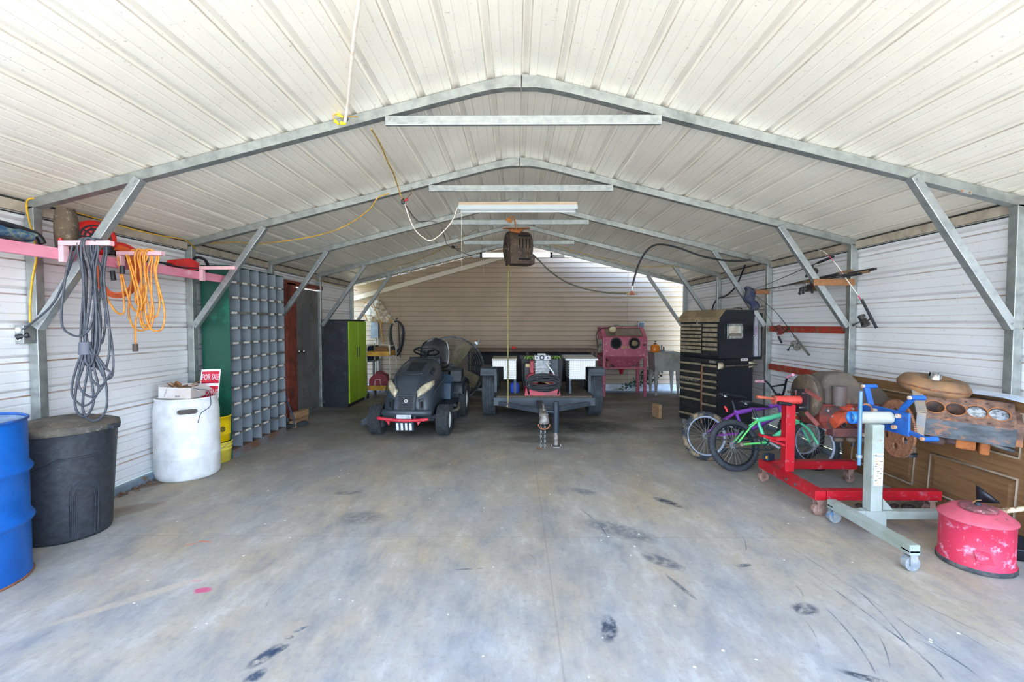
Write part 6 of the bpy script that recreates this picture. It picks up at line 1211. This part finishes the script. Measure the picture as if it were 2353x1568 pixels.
for k in range(12):
    f_ = k/11; c_ = Vector((2.97+.09*f_+.02*math.sin(f_*9), 6.04, 1.87-.28*f_)); secs.append([c_+Vector(((.035+.03*math.sin(f_*PI)+.012*math.sin(5*a+k))*math.cos(a), (.05+.01*math.sin(3*a+k))*math.sin(a), .015*math.sin(2*a+k))) for a in [2*PI*i/18 for i in range(18)]])
b.loft(secs); solo(b, 'rag', mat('mottled blue rag', '#2c3550', '#4a4b55', 14, .42, .6, .9, c3='#8a2f3a', sc3=9, lo3=.62, hi3=.7), 'crumpled blue mottled rag stuffed on the knee brace above the tool chest', 'rag')
# ================================================================== OVERHEAD
def chain_run(b, p, q, n):
    p, q = Vector(p), Vector(q)
    for k in range(n):
        c_ = p.lerp(q, (k+.5)/n); h_ = (q-p).length/n*.62; a = (q-p).normalized(); s_ = Vector((1, 0, 0)) if k % 2 else Vector((0, 1, 0)); b.tube([c_+s_*.006*math.cos(x)+a*h_*math.sin(x) for x in [2*PI*i/8 for i in range(8)]], .0018, 4, closed=True)
t = thing('tube_light', 'long beige-topped fluorescent light hanging on chains behind the second roof truss', 'light', (.03, 4.85, 2.60))
x0, x1 = -.585, .62
b = MB(); b.prism([(4.80, 2.645), (4.90, 2.645), (4.915, 2.61), (4.785, 2.61)], 'x', x0, x1); b.build('housing', mat('beige light housing', '#c9b296', '#bfa98e', 9, rough=.5), t, True, .003)
b = MB().loft([[(x0, 4.775, 2.567), (x1, 4.775, 2.567), (x1, 4.785, 2.612), (x0, 4.785, 2.612)], [(x0, 4.777, 2.567), (x1, 4.777, 2.567), (x1, 4.787, 2.612), (x0, 4.787, 2.612)]], smooth=False); b.box(x0-.004, x0, 4.775, 4.925, 2.567, 2.612); b.box(x1, x1+.004, 4.775, 4.925, 2.567, 2.612); b.loft([[(x0, 4.925, 2.567), (x1, 4.925, 2.567), (x1, 4.915, 2.612), (x0, 4.915, 2.612)], [(x0, 4.923, 2.567), (x1, 4.923, 2.567), (x1, 4.913, 2.612), (x0, 4.913, 2.612)]], smooth=False)
b.build('reflector', mat('white reflector', '#b9c0bf', rough=.3), t, True)
TUBE = mat('unlit tube', '#cfd6d6', rough=.3)
for y in (4.82, 4.88): MB().cyl((x0+.02, y, 2.59), (x1-.02, y, 2.59), .016, n=14).build('tube', TUBE, t, True)
b = MB()
for (xa, xb) in ((-.40, -.40), (.44, .43)): 
    b = MB(); chain_run(b, (xa, 4.85, 2.645), (xb, 4.735, 2.75), 11); b.build('chain', CHROME, t, True)
c_ = Vector((x0+.02, 4.85, 2.60)); MB().tube([c_, c_+Vector((0, 0, -.30)), c_+Vector((.004, 0, -.62))], .0018, 5).build('pull_cord', mat('pull cord', '#d8d2b8'), t, True)
t = thing('tube_light', 'bright white slim tube light hung before the rear gable wall', 'light', (.02, 8.05, 2.57))
MB().cyl((-.58, 8.05, 2.585), (.60, 8.05, 2.585), .040, n=24).build('tube', mat('bright tube', '#f6fbff', rough=.3, emit=.7), t, True); b = MB()
for x in (-.60, .60): MB().cyl((x-.02, 8.05, 2.585), (x+.02, 8.05, 2.585), .045, n=20).build('end_cap', BLK, t, True); MB().tube([(x*.97, 8.05, 2.63), (x*.97, 7.80, 2.90)], .0025, 5).build('hanger_wire', DARK, t, True)
MB().tube([(-.56, 8.05, 2.545), (-.555, 8.05, 2.27)], .002, 5).build('pull_cord', bpy.data.materials['pull cord'], t, True)
# hose reel
HR = mat('grimy brown reel', '#4f4134', '#3c3129', 9, .4, .62, .85, c3='#8a7660', sc3=26, lo3=.58, hi3=.7, bump=.3)
t = thing('hose_reel', 'grimy brown hose reel hanging from the third roof truss', 'hose reel', (.04, 6.35, 2.20))
rc = Vector((.03, 6.36, 2.43)); R_ = .215
b = MB(); b.lathe([(0, -.17), (R_*.9, -.17), (R_, -.15), (R_, .12), (R_*.92, .15), (0, .15)], rc, 40, (1, .28, 0)); b.cb(rc+Vector((.02, -.03, -.17)), (.33, .30, .13), (0, 0, .27)); b.build('drum_case', HR, t, True, .01)
ax = Vector((-1, -.28, 0)).normalized(); b = MB()
for r in (.06, .10, .145): b.torus(rc+ax*.172, ax, r, .009, 32, 6)
b.cyl(rc+ax*.16, rc+ax*.19, .03, n=16); b.build('side_plate', HR, t, True)
for i in range(4): 
    c_ = rc+Vector((.0+i*.043, -.0, 0)); M_ = Matrix.Rotation(.27, 3, 'Z'); o_ = M_@Vector((-.045+i*.046, -.217, .03)); MB().cb(rc+o_, (.010, .012, .12), (0, 0, .27)).build('case_slot', bpy.data.materials['port black'], t, True)
for z in (.135, -.175): o_ = M_@Vector((.03, -.172 if z > 0 else -.19, z)); MB().cb(rc+o_, (.15, .02, .02), (0, 0, .27)).build('case_opening', bpy.data.materials['port black'], t, True)
b = MB(); b.cb((.0, 6.22, 2.665), (.36, .05, .012), (0, .0, 0)); b.prism([(-.10, 2.66), (.10, 2.66), (.04, 2.60), (-.04, 2.60)], 'y', 6.24, 6.30); b.build('hanger_plate', mat('rusty orange bracket', '#a5622f', '#7a4626', 12, rough=.85), t, True)
b = MB(); b.tube([(.0, 6.145, 2.63), (-.01, 6.14, 2.70), (-.03, 6.14, 2.79), (-.06, 6.14, 2.80), (-.09, 6.14, 2.76)], .012, 8, flat=.4, sp=3); b.cb((-.09, 6.14, 2.755), (.08, .006, .05), (0, .4, 0)); b.build('strap', mat('orange strap', '#b77a3f', '#9a6230', 12, rough=.8), t, True)
YH_ = mat('yellow green hose', '#8f8538', '#6d6630', 30, rough=.5)
b = MB().tube([(-.10, 6.30, 2.21), (-.108, 6.25, 1.9), (-.11, 6.25, 1.2), (-.108, 6.25, .40)], .0095, 8, sp=6); b.build('drop_hose', YH_, t, True)
b = MB(); b.cyl((-.108, 6.25, .41), (-.108, 6.25, .36), .012, n=10); b.cyl((-.108, 6.25, .40), (-.108, 6.25, .425), .022, n=12); b.cyl((-.108, 6.25, .36), (-.108, 6.25, .28), .008, n=10); b.cb((-.108, 6.25, .30), (.03, .02, .05), (0, .5, 0)); b.build('brass_nozzle', mat('brass', '#b59a5c', '#8f7d55', 20, rough=.35, metal=.6), t, True)
OH = mat('olive black hose', '#4d4a34', '#38362c', 40, rough=.5)
b = MB().tube([aY(*q) for q in ((1222, 583, 6.35), (1240, 600, 6.33), (1262, 622, 6.3), (1300, 648, 6.2), (1345, 664, 6.12), (1395, 673, 6.08), (1440, 675, 6.05))], .0095, 8, sp=5); solo(b, 'air_hose', OH, 'olive black air hose sagging from the reel to the brass tee', 'hose')
t = thing('pipe_tee', 'small brass and red tee fitting hanging at the end of the black air line', 'pipe fitting', aY(1452, 676, 6.05)); c_ = aY(1452, 676, 6.05)
MB().cyl(c_-Vector((.03, 0, 0)), c_+Vector((.03, 0, 0)), .014, n=12).cyl(c_, c_+Vector((0, 0, .04)), .014, n=12).build('tee_body', mat('red brown brass', '#9a4a2c', '#7a3a24', 20, rough=.5), t, True)
for s_ in (-1, 1): MB().cyl(c_+Vector((s_*.03, 0, 0)), c_+Vector((s_*.075, 0, 0)), .009, n=10).build('coupling', bpy.data.materials['brass'], t, True)
MB().cyl(c_+Vector((0, 0, .04)), c_+Vector((.003, 0, .10)), .009, n=10).build('coupling', CHROME, t, True)
b = MB().tube([aY(*q) for q in ((1453, 657, 6.05), (1458, 638, 6.05), (1466, 612, 6.06), (1480, 584, 6.07), (1497, 567, 6.07), (1520, 562, 6.08), (1560, 570, 6.1), (1610, 588, 6.12), (1660, 598, 6.12), (1700, 600, 6.1), (1726, 597, 6.05))], .0125, 8, sp=5); solo(b, 'air_line', bpy.data.materials['black hose'], 'thick black air line looped along the third right rafter down to the tee', 'hose')
b = MB().tube([aX(*q) for q in ((1712, 610, 3.20), (1700, 640, 3.25), (1688, 662, 3.31), (1668, 680, 3.32), (1650, 686, 3.33), (1640, 700, 3.33), (1636, 715, 3.33))], .012, 8, sp=5); solo(b, 'air_line', bpy.data.materials['black hose'], 'black air line hanging down the right wall behind the tool chest', 'hose')
# wiring
WCB = mat('white cable', '#e6ddd0', '#d6c2b0', 20, rough=.5); OWR = mat('old amber wire', '#c69a3a', '#9a7a30', 20, rough=.6); NUT = mat('yellow wire nut', '#f0d020', rough=.4)
def wire(pts, r, m_, label, name='cable', cat='cable', flat=1):
    Q = []
    for q in pts:
        y = q[2]; p = aY(*q)
        while p.z > roof_z(p.x)-.02-r and y > .5: y -= .02; p = aY(q[0], q[1], y)
        Q.append(p)
    return solo(MB().tube(Q, r, 7, sp=5, flat=flat), name, m_, label, cat)
wire(((828, -10, 2.5), (820, 40, 2.6), (811, 110, 2.75), (805, 180, 2.9), (799, 240, 3.0), (793, 280, 3.06)), .010, WCB, 'white cable hanging from the roof down to the nearest left rafter')
t = thing('pull_switch', 'short beaded pull string with white knob hanging at the top edge', 'pull switch', aY(853, 52, 2.4))
MB().tube([aY(853, -40, 2.4), aY(851, 20, 2.4), aY(852, 38, 2.4)], .002, 6).build('string', bpy.data.materials['pull cord'], t, True); MB().cyl(aY(853, 36, 2.4), aY(854, 52, 2.4), .004, .009, 10).build('knob', WHT, t, True)
t = thing('wire_splice', 'cluster of yellow wire nuts on the nearest left rafter', 'wire splice', aY(790, 275, 3.09))
for (x, y, x2, y2) in ((775, 262, 788, 270), (770, 278, 778, 286), (783, 283, 795, 284)): MB().cyl(aY(x, y, 3.08), aY(x2, y2, 3.08), .012, .007, 10).build('wire_nut', NUT, t, True)
MB().tube([aY(*q) for q in ((772, 282, 3.08), (766, 268, 3.07), (772, 262, 3.07), (790, 268, 3.08), (806, 268, 3.09), (823, 269, 3.10))], .004, 6, sp=4).build('wire', OWR, t, True); MB().tube([aY(*q) for q in ((790, 283, 3.08), (800, 275, 3.07), (793, 262, 3.08))], .003, 6, sp=4).build('wire', BLK, t, True)
wire(((853, 297, 3.22), (868, 320, 3.5), (880, 345, 3.8), (892, 375, 4.1), (905, 400, 4.3), (913, 425, 4.5), (922, 452, 4.62), (928, 462, 4.64)), .006, OWR, 'yellow twin cable running from the first to the second truss')
wire(((946, 430, 4.62), (945, 444, 4.60), (935, 455, 4.60), (925, 462, 4.62)), .003, RUST, 'short brown wire curled at the second left rafter')
wire(((893, 445, 4.64), (868, 455, 4.62), (850, 480, 4.7), (810, 510, 4.8), (760, 533, 4.85), (700, 547, 4.9), (640, 556, 4.95), (590, 560, 5.0), (540, 557, 5.0), (470, 560, 4.9), (440, 565, 4.8)), .006, OWR, 'long amber cable drooping under the left roof slope to the eave')
wire(((930, 468, 4.72), (940, 500, 4.75), (955, 530, 4.8), (975, 548, 4.85), (988, 553, 4.88), (1005, 545, 4.88), (1030, 520, 4.86), (1043, 500, 4.86), (1050, 480, 4.85), (1058, 470, 4.85)), .006, WCB, 'white cable looping down and up to the hanging tube light')
wire(((926, 462, 4.70), (938, 480, 4.9), (950, 498, 5.3), (966, 510, 5.9), (990, 508, 6.1), (1004, 512, 6.16)), .005, mat('dark brown wire', '#5d4a38'), 'dark brown wire running from the second to the third truss')
t = thing('wire_splice', 'dark splice with a red wire nut on the second left rafter', 'wire splice', aY(928, 462, 4.63)); MB().ball(aY(926, 463, 4.63), .02, 10, 6, (1, .6, 1.4), .2).build('splice', BLK, t, True); MB().cyl(aY(930, 462, 4.62), aY(937, 458, 4.62), .008, .012, 8).build('wire_nut', mat('red nut', '#c0203a'), t, True)
wire(((1015, 527, 6.25), (1022, 545, 6.5), (1026, 560, 7.2), (1040, 570, 7.6), (1060, 572, 7.7)), .005, bpy.data.materials['dark brown wire'], 'brown wire drooping between the third and fourth trusses')
wire(((1040, 568, 7.66), (1062, 580, 7.85), (1085, 588, 8.0), (1102, 590, 8.04)), .005, BLK, 'black lead from the fourth truss to the rear tube light')
solo(MB().ball(aY(1041, 568, 7.68), .03, 10, 6, (1, .7, .8), .35), 'wire_knot', BLK, 'tangled black wire knot on the fourth left rafter', 'wire')
wire(((620, 608, 6.3), (650, 622, 6.8), (690, 632, 7.2), (730, 644, 7.6), (775, 656, 8.4), (820, 668, 9.2)), .006, OWR, 'amber wire sagging along the left eave toward the back')
wire(((1095, 527, 7.6), (1050, 552, 7.75), (1010, 575, 7.8), (960, 598, 7.85), (920, 610, 7.9), (880, 622, 7.95)), .004, OWR, 'thin amber wire along the fourth left rafter')
wire(((1222, 553, 7.9), (1290, 568, 7.9), (1350, 585, 7.9), (1420, 600, 7.9), (1470, 612, 7.8), (1540, 612, 7.65), (1560, 614, 7.66)), .005, OWR, 'thin amber wire along the fourth right rafter')
t = thing('drill_holes', 'pair of rusty bolt holes on the nearest right rafter', 'plate', aY(2220, 441, 3.125))
MB().cb(aY(2220, 441, 3.1275), (.075, .004, .022), (0, .24, 0)).build('plate', GALV2, t, True)
for x, y in ((2211, 439), (2228, 443)): MB().cyl(aY(x, y, 3.122), aY(x, y, 3.1255), .007, n=10).build('hole_rust', RUST, t, True)
